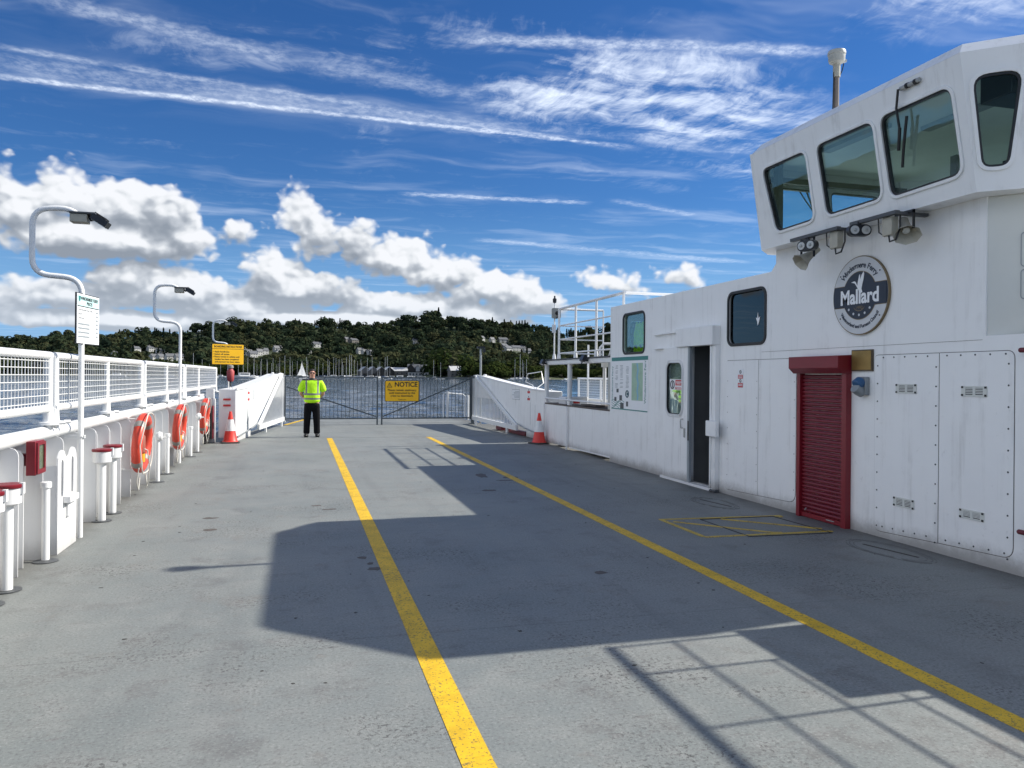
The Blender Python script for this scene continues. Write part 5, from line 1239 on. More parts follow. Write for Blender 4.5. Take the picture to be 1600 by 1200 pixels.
m = MB(); m.tube([(5.95, 5.2, 4.1), (5.93, 5.18, 3.88), (6.0, 5.2, 3.78), (6.12, 5.2, 3.84)], .008, 6); m.build('cable', BLACK, wh, smooth=True)
m = MB(); m.box(5.86, 5.95, 5.1, 5.3, 3.47, 3.54); m.box(5.95, 6.0, 5.15, 5.2, 3.5, 3.6); m.build('lamp_mount', BLACKP, wh)
m = MB(); m.box(5.60, 5.63, 5.53, 5.60, 3.45, 3.64); m.build('sill_unit', BLACKP, wh)
m = MB(); m.box(6.0, 6.12, 6.9, 7.9, Z1-.075, Z1-.031); m.build('ceiling_light', GREYI, wh)
m = MB(); m.box(6.5, 6.62, 5.9, 6.9, Z1-.075, Z1-.031); m.build('ceiling_light', GREYI, wh)
m = MB(); m.box(5.9, 8.0, 8.72, 8.80, Z1-.24, Z1-.17); m.build('blind_rail', BLACKP, wh)
m = MB(); m.box(5.86, 5.93, 8.55, 8.66, Z0+.04, Z1-.035); m.build('corner_pillar', DGREY, wh)
m = MB(); m.box(7.75, 7.85, 6.25, 6.35, Z0+.03, Z1-.03); m.build('pillar', INT, wh)
m = MB(); m.lathe([(.09, 0), (.11, .02), (.03, .05)], (6.6, 7.5, Z1-.1), 12); m.build('ceiling_lamp', GALV, wh)
m = MB(); m.tube([(6.2, 5.25, 4.2), (6.22, 5.15, 3.95), (6.35, 5.1, 3.8), (6.5, 5.1, 3.86)], .01, 6); m.tube([(6.3, 5.5, 3.5), (6.5, 5.4, 3.6), (6.6, 5.3, 3.55)], .03, 6); m.build('cable', BLACK, wh)
# wiper on the nearest deck window, and thin ones inside the far windows
M7i = M7
wp_ = thing('wiper', 'black pantograph wiper with its motor box above the large wheelhouse window', 'wiper', (5.4, 6.0, 4.36))
def wpt(Y, Z, w=.03): 
    p = yz(7, Y, Z); return M7 @ Vector((p[0], p[1], w))
m = MB(); m.tube([wpt(5.97, 4.36, .05), wpt(6.02, 4.2, .05), wpt(6.02, 4.02, .045)], .012, 6); m.tube([wpt(6.02, 4.02, .04), wpt(6.07, 3.82, .04)], .016, 6); m.build('arm', BLACK, wp_)
m = MB(); m.tube([wpt(5.93, 4.10, .03), wpt(6.02, 3.82, .03), wpt(6.06, 3.66, .03)], .014, 6); m.build('blade', BLACK, wp_)
m = MB(); m.tube([wpt(5.97, 4.36, .02), wpt(5.74, 4.365, .02)], .022, 8); m.build('motor_bar', GALV, wp_)
m = MB()
for y in (5.90, 5.80): m.tube([wpt(y, 4.362, .02), wpt(y-.03, 4.362, .02)], .027, 8)
m.build('clip', BLACK, wp_)
t = thing('wiper', 'pair of thin wiper arms seen through the farthest side window', 'wiper', (6.5, 8.95, 3.8))
m = MB(); m.tube([(6.41, 8.96, 4.24), (6.55, 8.95, 4.05), (6.67, 8.92, 3.88)], .010, 6); m.tube([(6.55, 8.96, 4.23), (6.66, 8.94, 3.95)], .012, 6); m.build('arm', BLACK, t)

# mast with satellite dome
t = thing('antenna_mast', 'grey brown mast with a cream antenna dome on the wheelhouse roof', 'mast', (5.62, 7.12, 4.54))
mx_, my_ = 5.56, 7.08
m = MB(); m.tube([(mx_, my_, 4.50), (mx_, my_, 5.03)], .028, 12); m.build('pole', plain('mast_brown', (.20, .165, .14), .6), t, smooth=True)
m = MB(); m.tube([(mx_, my_, 4.90), (mx_, my_, 5.03)], .038, 12); m.build('sleeve', BEIGE, t, smooth=True)
m = MB(); m.tube([(mx_-.045, my_, 4.52), (mx_-.04, my_, 4.7), (mx_-.035, my_, 4.95)], .007, 6); m.tube([(mx_+.03, my_, 4.9), (mx_+.07, my_, 4.98), (mx_+.09, my_, 5.06)], .006, 6); m.build('cable', BLACK, t, smooth=True)
m = MB(); m.lathe([(.035, 5.03), (.06, 5.05), (.078, 5.06), (.086, 5.085), (.088, 5.135), (.094, 5.14), (.094, 5.165), (.088, 5.18), (.06, 5.187), (0, 5.189)], (mx_, my_, 0), 24); m.build('dome', plain('aged_plastic', (.46, .46, .42), .5, var=.12, scale=30), t, smooth=True)
m = MB(); m.box(mx_+.09, mx_+.115, my_-.02, my_+.02, 5.075, 5.10); m.build('connector', GALV, t)

# lamps, loudspeakers and brackets under the wheelhouse
def eaves_kit(y0, y1, zb, ang, label_b, label_l, label_s, spk, lamp_y, box_y):
    """a flat bar carrying a twin lamp, a junction box and a horn"""
    t = thing('lamp_bracket', label_b, 'bracket', (5.5, y0, zb)); 
    m = MB(); m.box(5.40, 5.45, y1, y0, zb-.02, zb+.014); m.box(5.45, 5.80, y1+.02, y1+.07, zb-.02, zb+.01); m.build('bar', DGREY, t)
    m = MB(); m.box(5.44, 5.52, box_y-.075, box_y+.05, zb-.20, zb-.022); m.build('junction_box', BEIGE, t, bevel=.008)
    m = MB(); m.tube([(5.46, box_y-.02, zb-.2), (5.46, box_y-.03, zb-.26), (5.47, box_y-.10, zb-.25), (5.5, box_y-.12, zb-.14), (5.5, box_y-.12, zb)], .009, 6); m.tube([(5.45, box_y+.11, zb-.02), (5.45, box_y+.10, zb-.15), (5.46, box_y+.03, zb-.2)], .007, 6); m.build('cable', BLACK, t, smooth=True)
    return t
def kit(yA, yB, z, box_y, lab):
    return eaves_kit(yA, yB, z, 0, lab, '', '', None, 0, box_y)
kit(6.66, 6.03, 3.225, 6.20, 'dark bar with beige junction box, nearer of the two under the wheelhouse')
kit(7.65, 6.85, 3.225, 6.97, 'dark bar with beige junction box, farther of the two under the wheelhouse')
def twin_lamp(y, z, face, label):
    t = thing('twin_lamp', label, 'lamp', (5.4, y, z), 'black twin deck lamps')
    q = Matrix.Translation((5.40, y, z)) @ Matrix.Rotation(R(face), 4, 'Z')
    m = MB(); m.plate([(q0*1.0, r0) for q0, r0 in rrect(-.115, .115, -.058, .058, .056)], [], -.07, 0, q @ frame((1,0,0), (0,0,1), (0,-1,0), (0,0,0)))
    m.box(-.02, .02, .02, .05, .055, .09, q); m.build('housing', BLACKP, t, bevel=.008)
    for s_ in (-.056, .056):
        m = MB(); m.lathe([(0, -.004), (.042, -.006), (.044, .0)], (0, 0, 0), 16, 'y'); m.v = [tuple(q @ (Vector(v)+Vector((s_, -.004, 0)))) for v in m.v]; m.build('lens', LENS, t, smooth=True)
        m = MB(); m.lathe([(.018, -.012), (.012, -.02), (0, -.021)], (0, 0, 0), 12, 'y'); m.v = [tuple(q @ (Vector(v)+Vector((s_, -.004, 0)))) for v in m.v]; m.build('reflector', GALV, t, smooth=True)
twin_lamp(6.50, 3.135, -15, 'black twin lamp under the middle wheelhouse window, lenses facing the camera')
twin_lamp(7.36, 3.12, -70, 'black twin lamp hung farther along, seen from the side')
def horn(c, d, label):
    t = thing('loudspeaker', label, 'loudspeaker', c, 'cream horn loudspeakers')
    c = Vector(c); d = Vector(d).normalized(); q = d.to_track_quat('Z', 'Y').to_matrix().to_4x4(); q.translation = c
    def tr_(mb): mb.v = [tuple(q @ Vector(v)) for v in mb.v]; return mb
    pr_ = [(.045, -.16), (.05, -.06), (.06, 0), (.085, .07), (.125, .13), (.132, .138), (.12, .128), (.08, .06), (.05, .0), (.0, -.01)]
    m = MB(); m.lathe(pr_, (0,0,0), 8); m.v = [(v[0]*1.0, v[1]*.84, v[2]*.9) for v in m.v]; tr_(m).build('horn', BEIGE, t, bevel=.004)
    m = MB(); m.lathe([(.03, .02), (.035, .05), (.0, .065)], (0,0,0), 10); tr_(m).build('driver', CREAM, t, smooth=True)
    m = MB(); m.box(c.x-.02, c.x+.0, c.y-.12, c.y-.105, c.z-.02, 3.24); m.box(c.x-.02, c.x+.0, c.y+.105, c.y+.12, c.z-.02, 3.24); m.box(c.x-.02, c.x, c.y-.12, c.y+.12, 3.22, 3.25); m.build('yoke', BLACK, t)
horn((5.58, 6.10, 3.09), (-.35, -.55, -.62), 'cream horn loudspeaker under the wheelhouse, nearer one facing the camera')
horn((5.55, 7.52, 3.03), (-.75, .15, -.60), 'cream horn loudspeaker under the wheelhouse, farther one pointing down at the deck')

# ================================================================== THE FERRYMAN
def skin(name, joints, edges, radii, mat, parent, sub=2, root=0, loc=(0,0,0)):
    me = bpy.data.meshes.new(name); me.from_pydata([Vector(j) for j in joints], edges, []); me.update()
    o = bpy.data.objects.new(name, me); C.objects.link(o)
    o.modifiers.new('skin', 'SKIN'); 
    for i, r in enumerate(radii):
        sv = me.skin_vertices[0].data[i]; sv.radius = r if isinstance(r, tuple) else (r, r); sv.use_root = (i == root)
    o.modifiers['skin'].use_smooth_shade = True
    s_ = o.modifiers.new('subsurf', 'SUBSURF'); s_.levels = sub; s_.render_levels = sub
    dg = bpy.context.evaluated_depsgraph_get(); m2 = bpy.data.meshes.new_from_object(o.evaluated_get(dg)); bpy.data.objects.remove(o)
    m2.transform(Matrix.Translation(loc)); m2.materials.clear(); m2.materials.append(mat); m2.name = name
    m2.polygons.foreach_set('use_smooth', [True]*len(m2.polygons))
    o = bpy.data.objects.new(name, m2); C.objects.link(o); attach(o, parent); return o
px_, py_ = .30, 21.0
man = thing('person', 'man in hi-vis yellow shirt and black trousers standing before the gate, hands behind back', 'person', (px_, py_, 0))
J = {'pel': (0,0,.95), 'waist': (0,0,1.08), 'chest': (0,-.01,1.30), 'up': (0,.0,1.45), 'neck': (0,0,1.54), 'nk2': (0,-.015,1.60), 'head': (0,-.02,1.68), 'crown': (0,-.01,1.755)}
names = list(J); pts = [J[k] for k in names]; ed = [(i, i+1) for i in range(7)]; rad = [(.17,.13), (.165,.13), (.17,.125), (.14,.10), (.062,.062), (.062,.065), (.078,.095), (.062,.075)]
def addc(base, chain, rr):
    p = base
    for c, r in zip(chain, rr): pts.append(c); rad.append(r); ed.append((p, len(pts)-1)); p = len(pts)-1
    return p
for s_ in (-1, 1):
    addc(3, [(s_*.19, 0, 1.46), (s_*.275, .03, 1.22), (s_*.285, .08, 1.13), (s_*.16, .19, 1.00), (s_*.10, .21, .965)], [.065, .050, .046, .034, .030])
    w_ = len(pts)-1
    h_ = addc(w_, [(s_*.05, .22, .945)], [.036])
    for k, dz in enumerate((-.02, -.004, .012, .028)): addc(h_, [(s_*.01, .235, .93+dz), (-s_*.03, .235, .915+dz*1.2)], [.010, .009])
    addc(w_, [(s_*.07, .20, 1.0), (s_*.03, .20, 1.01)], [.011, .010])
    addc(0, [(s_*.105, 0, .84), (s_*.115, -.01, .48), (s_*.125, .01, .10), (s_*.13, -.03, .05), (s_*.14, -.13, .035)], [.10, .062, .045, .045, .04])
skin('body', pts, ed, rad, SKIN, man, 2, 0, (px_, py_, 0))
# shirt
pts = [(0,0,.87), (0,-.005,1.0), (0,-.02,1.16), (0,-.01,1.34), (0,0,1.46), (0,0,1.51)]; ed = [(i, i+1) for i in range(5)]; rad = [(.225,.17), (.225,.18), (.222,.178), (.215,.155), (.17,.12), (.09,.085)]
for s_ in (-1, 1): addc(4, [(s_*.20, .0, 1.465), (s_*.275, .02, 1.30), (s_*.30, .03, 1.175)], [.085, .092, .098])
m_, nt, b = newmat('hi_vis_shirt'); tcn = node(nt, 'ShaderNodeTexCoord'); spn = node(nt, 'ShaderNodeSeparateXYZ'); nt.links.new(tcn.outputs['Object'], spn.inputs[0])
X_, Y_, Z_ = (X(nt, spn.outputs[i]) for i in range(3)); ax_ = X_.absv()
band_ = (Z_._m('GREATER_THAN', .985)*Z_._m('LESS_THAN', 1.035)).mx(Z_._m('GREATER_THAN', 1.105)*Z_._m('LESS_THAN', 1.155))*ax_._m('LESS_THAN', .245)
brace_ = Z_._m('GREATER_THAN', 1.13)*ax_._m('GREATER_THAN', .125)*ax_._m('LESS_THAN', .172)
coll_ = Z_._m('GREATER_THAN', 1.49)*ax_._m('GREATER_THAN', .03)
c = mixc(nt, (band_.mx(brace_)).sat(), (.50, .93, .008), (.20, .21, .20)); nt.links.new(c, b.inputs['Base Color']); b.inputs['Roughness'].default_value = .75
nt.links.new(mixc(nt, coll_, c, (.015, .015, .015)), b.inputs['Base Color'])
bp = node(nt, 'ShaderNodeBump'); bp.inputs['Strength'].default_value = .6; bp.inputs['Distance'].default_value = .02; nt.links.new(noise(nt, tcn.outputs['Object'], 9, 4, .6, 1.0).v, bp.inputs['Height']); nt.links.new(bp.outputs[0], b.inputs['Normal'])
sh_o = skin('polo_shirt', pts, ed, rad, m_, man, 2, 0, (0,0,0)); sh_o.data.transform(Matrix.Translation((0,0,0))); sh_o.location = (0,0,0)
m = MB(); m.lathe([(.075, 1.505), (.098, 1.50), (.082, 1.555), (.070, 1.56)], (px_, py_, 0), 16); m.build('collar', BLACKP, man, smooth=True)
# trousers
pts = [(0,0,.98), (0,0,.86)]; ed = [(0,1)]; rad = [(.195,.145), (.185,.15)]
for s_ in (-1, 1): addc(1, [(s_*.105, 0, .74), (s_*.120, -.005, .48), (s_*.13, .01, .24), (s_*.135, .01, .06)], [.118, .098, .088, .092])
skin('trousers', pts, ed, rad, TROU, man, 2, 0, (px_, py_, 0))
for s_ in (-1, 1):
    m = MB(); m.sphere((px_+s_*.145, py_-.08, .05), .085, 12, 8, (.75, 1.75, .62)); m.box(px_+s_*.145-.05, px_+s_*.145+.05, py_-.2, py_+.05, .0, .02); m.build('shoe', BLACK, man, smooth=True)
hair = MB(); hair.sphere((px_, py_+.012, 1.715), .093, 16, 12, (.90, 1.08, .92)); hair.v = [v if v[2] > 1.742 or v[1] > py_+.015 else (v[0], py_+.015, v[2]) for v in hair.v]; hair.build('hair', HAIR, man, smooth=True)
m = MB(); m.box(px_-.20, px_-.17, py_-.03, py_+.06, .78, .87); m.build('belt_pouch', BLACK, man, bevel=.01)
m = MB()
for s_ in (-1, 1): m.sphere((px_+s_*.034, py_-.108, 1.69), .024, 10, 8, (1.05, .5, .8)); m.box(px_+s_*.078-.003, px_+s_*.078+.003, py_-.10, py_+.0, 1.69, 1.70)
m.box(px_-.03, px_+.03, py_-.118, py_-.110, 1.697, 1.704); m.build('sunglasses', BLACKP, man)
m = MB(); m.sphere((px_, py_-.118, 1.665), .015, 8, 8, (.9, 1, 1.5)); 
for s_ in (-1, 1): m.sphere((px_+s_*.080, py_-.01, 1.68), .02, 8, 8, (.4, .8, 1.4))
m.build('face_feature', SKIN, man, smooth=True)
m = MB(); m.box(px_-.024, px_+.024, py_-.112, py_-.106, 1.628, 1.636); m.build('mouth', plain('lips', (.28, .08, .07), .5), man)

# ================================================================== FAR SHORE
WL = -.45
prof_az = [-180, -120, -70, -45, -30, -18.3,-17,-15.9,-14.5,-13.1,-11.9,-10.4,-9.6,-8.5,-7.2,-5.6,-3.7,-2.2,-.9,.9,3.1,4.1,5.9,6.8,8.2,9.6,10.6,11.5,13,14.4,15.6,16.8,17.8,18.5,19.7,20.4,21.3,22.5,26,32,40,55,75,120,180]
prof_e = [.03,.03,.045,.05,.04,.0374,.0404,.0425,.0455,.0452,.0493,.0515,.0505,.0521,.0582,.0650,.0665,.0665,.0685,.069,.0695,.067,.067,.072,.0795,.0815,.0785,.0745,.0735,.0700,.0715,.068,.0655,.0605,.0595,.0635,.0655,.067,.070,.066,.060,.05,.045,.03,.03]
def shore_r(a):   # a in degrees
    a = np.asarray(a, float)
    return 1.25*(660 + 30*np.sin(a*.21+1) + 14*np.sin(a*.9) - 60*np.exp(-((a-12.5)/3.6)**2) + 90*np.exp(-((a+17)/9)**2) + 50*np.exp(-((a-20.5)/2.5)**2))
def terrain_z(X_, Y_):
    r = np.hypot(X_, Y_); a = np.degrees(np.arctan2(X_, Y_)); rs = shore_r(a); rr = rs + 700
    E = np.interp(a, prof_az, prof_e); zr = EYE + E*rr - 15
    t = (r-rs)/(rr-rs); tt = np.clip(t, 0, 1); s_ = tt**1.15*(1-.25*np.sin(tt*math.pi))
    z = WL + .8 + (zr-WL)*s_ + 5*np.sin(X_*.021+Y_*.013)*np.sin(Y_*.017)*np.clip(tt*(1-tt)*4, 0, 1)
    z = np.where(t > 1, zr - (r-rr)*.05, z); z = np.where(t < 0, WL - 1.5 + (t*8).clip(-1, 0), z)
    return z
na, nr = 300, 40
aa = np.concatenate([np.linspace(-180, -35, 30, endpoint=False), np.linspace(-35, 40, 240), np.linspace(40, 180, 31)[1:]]); tr_ = np.concatenate([[-.03, -.004, .0, .01], np.linspace(.03, 1.0, 30), [1.06, 1.2, 1.5, 2.0, 3.0]])
A_, T_ = np.meshgrid(np.radians(aa), tr_); RS = shore_r(np.degrees(A_)); RR_ = RS + T_*700
gx_, gy_ = RR_*np.sin(A_), RR_*np.cos(A_); gz_ = terrain_z(gx_, gy_); gz_[0] = WL-2
vs = np.stack([gx_.ravel(), gy_.ravel(), gz_.ravel()], 1); nA = len(aa); fs = []
for j in range(len(tr_)-1):
    for i in range(nA-1): k = j*nA+i; fs.append((k, k+1, k+nA+1, k+nA))
me = bpy.data.meshes.new('hillside'); me.from_pydata(vs.tolist(), [], fs); me.update(); me.materials.append(FIELD); me.polygons.foreach_set('use_smooth', [True]*len(me.polygons))
o = bpy.data.objects.new('hillside', me); C.objects.link(o); struct(o)
def at(az_tan, e=None, r=None):
    """ground point in direction X/Y = az_tan, where the hill stands at slope e above the eye, or at range r"""
    a = math.atan(az_tan)
    if r is None:
        rs = float(shore_r(math.degrees(a)))
        for k in range(400):
            rr = rs+8+k*1.4; z = float(terrain_z(np.array(rr*math.sin(a)), np.array(rr*math.cos(a))))
            if (z-EYE)/rr >= e: break
        r = rr
    x, y = r*math.sin(a), r*math.cos(a); return Vector((x, y, float(terrain_z(np.array(x), np.array(y)))))

# houses on the hill
def house(name, p, w, d, h, roofh, wallm, label, group, yaw=0, cat='house', roofm=SLATE, nwin=3, chim=True, floors=2):
    w, d, h, roofh = w*1.25, d*1.25, h*1.2, roofh*1.25; t = thing(name, label, cat, p, group); face = math.atan2(p[0], p[1]); q = Matrix.Translation(p) @ Matrix.Rotation(-face+R(yaw), 4, 'Z')
    m = MB(); m.box(-w/2, w/2, 0, d, -4, h, q); m.add([q @ Vector(v) for v in ((-w/2,0,h),(-w/2,d,h),(-w/2,d/2,h+roofh*.96),(w/2,0,h),(w/2,d,h),(w/2,d/2,h+roofh*.96))], [(0,2,1),(3,4,5)]); m.build('wall', wallm, t)
    m = MB(); ov = .5
    for a, b in ((-ov, d/2), (d+ov, d/2)): 
        z0 = h-ov*roofh/(d/2)+.05; m.add([q @ Vector(v) for v in ((-w/2-ov,a,z0),(w/2+ov,a,z0),(w/2+ov,b,h+roofh),(-w/2-ov,b,h+roofh),(-w/2-ov,a,z0-.25),(w/2+ov,a,z0-.25),(w/2+ov,b,h+roofh-.25),(-w/2-ov,b,h+roofh-.25))], [(0,1,2,3),(7,6,5,4),(0,4,5,1),(1,5,6,2),(3,2,6,7),(0,3,7,4)])
    rf = m.build('roof', roofm, t)
    if chim:
        m = MB(); m.box(-w*.3, -w*.3+.9, d/2-.5, d/2+.5, h+roofh*.6, h+roofh+1.2, q); m.build('chimney', HSTONE, rf)
    for fl in range(floors):
        for k in range(nwin):
            xx = -w/2+w*(k+.5)/nwin; zz = h*(fl+.35)/floors
            m = MB(); m.box(xx-.6, xx+.6, -.06, .0, zz, zz+1.4, q); m.build('window', PANE, t)
    return t
HG = 'white houses scattered among the trees on the hill'
hs_ = [(-.1869,.0314,11),(-.1708,.0325,10),(-.161,.0297,9),(-.2098,.0249,8),(-.1673,.0213,9),(-.1600,.0213,8),(-.1500,.0218,9),(-.1400,.0215,8),(-.0680,.0318,8),(-.0605,.0290,8),(-.0553,.0272,10),(-.0480,.0300,7),(-.0425,.0314,9),(-.028,.0349,7),(-.022,.0350,7),(.0215,.0415,14),(.0113,.0316,7),(.0675,.052,14),(.058,.0495,9),(.075,.0345,9),(.0815,.0325,9),(.0877,.032,10),(.1454,.0477,9),(.2638,.0665,13),(.2665,.0424,12),(.2720,.0390,12),(.2830,.0400,14),(.2925,.0401,11),(.2350,.053,9),(.249,.052,8),(.298,.036,9)]
hpts = []
HL = {15: 'long white house half way up the hill above the man', 17: 'grey gabled house below the crest, left of the tallest tree', 23: 'white gabled house high on the hill right of the light mast', 26: 'broad white villa above the lawn on the right of the hill'}
rank_h = sorted(q[0] for q in hs_)
ORDH = ['leftmost','second','third','fourth','fifth','sixth','seventh','eighth','ninth','tenth','eleventh','twelfth','thirteenth','fourteenth','fifteenth','sixteenth','seventeenth','eighteenth','nineteenth','twentieth']; ORDH += ['twenty-'+q for q in ['first']+ORDH[1:9]]+['thirtieth','thirty-first']
for i, (a, e, w) in enumerate(hs_):
    e = e - .0065; p = at(a, e); hpts.append((p, w)); d = w*.62
    t = house('house', p, w, d, 5.2, 2.8, HWHITE if i not in (17, 24, 18) else HSTONE, HL.get(i, 'small %s house on the wooded hill, %s from the left' % ('grey' if i in (17, 24, 18) else 'white', ORDH[rank_h.index(a)])), HG, random.uniform(28, 62), nwin=3 if w > 9 else 2)
# boathouses, hotel on the shore
BH = [(.0820,11,'green gabled'),(.0945,12,'grey'),(.1060,13,'white')]
for i, (a, w, c_) in enumerate([(.0805,8.5,0),(.0905,8.5,0),(.1010,8.5,0),(.1110,8.5,0)]):
    p = at(a, r=float(shore_r(math.degrees(math.atan(a))))+6); 
    t = thing('boathouse', ['gabled boathouse with pale roof, leftmost of the row by the water', 'gabled boathouse with pale roof, second from the left of the row', 'gabled boathouse with pale roof, third from the left of the row', 'gabled boathouse with bright roof beside the half timbered hotel'][i], 'boathouse', p, 'row of boathouses on the far shore')
    q = Matrix.Translation(p) @ Matrix.Rotation(-math.atan(a)+R(8), 4, 'Z'); w_, h_, rh, dd = 5.4, 6.2, 4.6, 26
    m = MB(); m.box(-w_, w_, 0, dd, -2, h_, q); m.add([q @ Vector(v) for v in ((-w_,0,h_),(w_,0,h_),(0,0,h_+rh))], [(0,1,2)]); m.build('wall', HSTONE if i < 2 else HDARK, t)
    m = MB()
    for s_ in (-1, 1): m.add([q @ Vector(v) for v in ((s_*(w_+.3),-.4,h_-.2),(0,-.4,h_+rh+.05),(0,dd,h_+rh+.05),(s_*(w_+.3),dd,h_-.2),(s_*(w_+.3),-.4,h_-.45),(0,-.4,h_+rh-.2),(0,dd,h_+rh-.2),(s_*(w_+.3),dd,h_-.45))], [(0,1,2,3),(4,7,6,5),(0,4,5,1),(0,3,7,4)])
    m.build('roof', LROOF, t)
    m = MB(); m.box(-2.6, 2.6, -.1, 0, -1.5, 3.4, q); m.build('door', HDARK, t)
    hpts.append((p, 24))
p = at(.127, r=float(shore_r(7.2))+16); t = house('boathouse', p, 20, 12, 4.6, 3.0, HSTONE, 'long low shed with a bright pale roof between boathouses and hotel', 'row of boathouses on the far shore', 0, 'boathouse', LROOF, 5, False, 1); hpts.append((p, 24))
p = at(.1500, r=float(shore_r(8.5))+12); hpts.append((p, 34))
t = thing('hotel', 'dark half timbered hotel with white gables on the far shore behind the gate', 'hotel', p); q = Matrix.Translation(p) @ Matrix.Rotation(-.15, 4, 'Z') @ Matrix.Scale(1.25, 4)
m = MB(); m.box(-10, 10, 0, 10, -2, 6.5, q); m.build('wall', HWHITE, t)
m = MB(); m.box(-10.1, 10.1, -.15, -.01, 3.3, 6.4, q); m.build('timbered_storey', HDARK, t)
m = MB(); m.add([q @ Vector(v) for v in ((-10.6,-.6,6.2),(10.6,-.6,6.2),(10.6,5,10.5),(-10.6,5,10.5),(10.6,10.6,6.2),(-10.6,10.6,6.2))], [(0,1,2,3),(3,2,4,5)]); rf = m.build('roof', SLATE, t)
for gx0 in (-7.5, -1.5, 4, 8):
    w_ = 2.6 if gx0 < -5 else 1.7
    m = MB(); m.add([q @ Vector(v) for v in ((gx0-w_,-1.1,4.0),(gx0+w_,-1.1,4.0),(gx0+w_,-1.1,7.4),(gx0,-1.1,7.4+w_*1.2),(gx0-w_,-1.1,7.4))], [(0,1,2,3,4)]); m.build('gable', HWHITE if gx0 > -5 else HDARK, t)
    m = MB(); m.add([q @ Vector(v) for v in ((gx0-w_-.4,-1.4,7.1),(gx0,-1.4,7.6+w_*1.2),(gx0,6,7.6+w_*1.2),(gx0-w_-.4,6,7.1),(gx0+w_+.4,-1.4,7.1),(gx0+w_+.4,6,7.1))], [(0,1,2,3),(1,4,5,2)]); m.build('gable_roof', SLATE, t)
for k in range(7):
    m = MB(); m.box(-8.8+2.8*k, -7.4+2.8*k, -.2, -.16, 4.2, 5.6, q); m.box(-8.8+2.8*k, -7.4+2.8*k, -.08, -.02, .8, 2.4, q); m.build('window', PANE, t)
m = MB()
for k in (-6, 3): m.box(k, k+1, 4.5, 5.5, 9, 12, q)
m.build('chimney', HSTONE, rf)
p = at(.199, r=float(shore_r(11.3))+20); t = house('house', p, 9, 8, 5, 3.4, HSTONE, 'dark stone lodge with a pale roof at the water edge right of the hotel', 'shore lodges', 20, roofm=LROOF); hpts.append((p, 14))
# lawn
me = bpy.data.meshes.new('lawn'); lv = []; lf = []
for j in range(9):
    for i in range(15):
        a = .262+.044*i/14; r0 = shore_r(math.degrees(math.atan(a)))+95+110*j/8+14*math.sin(i*.7); x, y = r0*math.sin(math.atan(a)), r0*math.cos(math.atan(a)); lv.append((x, y, float(terrain_z(np.array(x), np.array(y)))+.35))
lf = [(j*15+i, j*15+i+1, (j+1)*15+i+1, (j+1)*15+i) for j in range(8) for i in range(14)]
me.from_pydata(lv, [], lf); me.update(); me.materials.append(GRASSB); o = bpy.data.objects.new('lawn', me); C.objects.link(o); struct(o)

# ---- trees
def crown_proto(n, seed, rx, rz, lobes, leaf, conifer=False):
    g = np.random.default_rng(seed); P = []; Nn = []; T = []
    L = [(g.normal(0, rx*.42, 2), g.uniform(rz*.30, rz*1.25), g.uniform(.45, .75)) for _ in range(lobes)] + [(np.zeros(2), rz*.9, .85)]
    while len(P) < n:
        if conifer:
            t = g.random()**.7; rr = rx*(1-t)*(.75+.35*math.sin(t*38)); th = g.random()*6.283; q = np.array([rr*math.cos(th), rr*math.sin(th), rz*2*t]); nn = np.array([math.cos(th), math.sin(th), .6]); tt = .35+.3*g.random()
        else:
            c, cz, s_ = L[g.integers(len(L))]; v = g.normal(size=3); v /= np.linalg.norm(v)
            if v[2] < -.55: continue
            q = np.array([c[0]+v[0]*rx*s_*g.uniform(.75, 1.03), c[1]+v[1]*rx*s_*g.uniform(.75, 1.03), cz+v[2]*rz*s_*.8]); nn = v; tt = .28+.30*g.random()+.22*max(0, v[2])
            if q[2] < 0: continue
        nn = nn + g.normal(0, .24, 3); nn /= np.linalg.norm(nn); P.append(q); Nn.append(nn); T.append(tt)
    P = np.array(P); Nn = np.array(Nn); T = np.array(T); ref = np.tile([0., 0., 1.], (n, 1)); ref[np.abs(Nn[:, 2]) > .9] = [1, 0, 0]
    U = np.cross(Nn, ref); U /= np.linalg.norm(U, axis=1)[:, None]; V = np.cross(Nn, U); s1 = leaf*g.uniform(.6, 1.25, (n, 1)); s2 = leaf*g.uniform(.5, 1.0, (n, 1))
    q = np.stack([P-U*s1-V*s2*.4, P+U*s1*.5-V*s2, P+U*s1+V*s2*.5, P-U*s1*.3+V*s2], 1); return q.astype(np.float32), T.astype(np.float32)
protos = [crown_proto(230, s, 5.2, 5.2, 6, 1.0) for s in range(6)]
cprotos = [crown_proto(190, 40+s, 4.0, 8.5, 0, 1.0, True) for s in range(3)]
bigs = [crown_proto(620, 60+s, 5.2, 5.2, 9, .62) for s in range(6)]
def quads_mesh(name, Q, T, mat):
    n = len(Q); me = bpy.data.meshes.new(name); me.vertices.add(n*4); me.vertices.foreach_set('co', Q.reshape(-1)); me.loops.add(n*4); me.loops.foreach_set('vertex_index', np.arange(n*4, dtype=np.int32))
    me.polygons.add(n); me.polygons.foreach_set('loop_start', np.arange(0, n*4, 4, dtype=np.int32)); me.update(calc_edges=True); me.validate()
    at_ = me.attributes.new('tint', 'FLOAT', 'FACE'); at_.data.foreach_set('value', T); me.materials.append(mat); return me
def clear_of(x, y, r=1.0):
    for p, w in hpts:
        # leave houses and the sight line in front of them open
        dx, dy = x-p.x, y-p.y; L = math.hypot(p.x, p.y); al = -(dx*p.x+dy*p.y)/L; la = abs(dx*p.y-dy*p.x)/L
        if (-w*.9 < al < 14+w*.4) and la < w*.6+3: return False
    return True
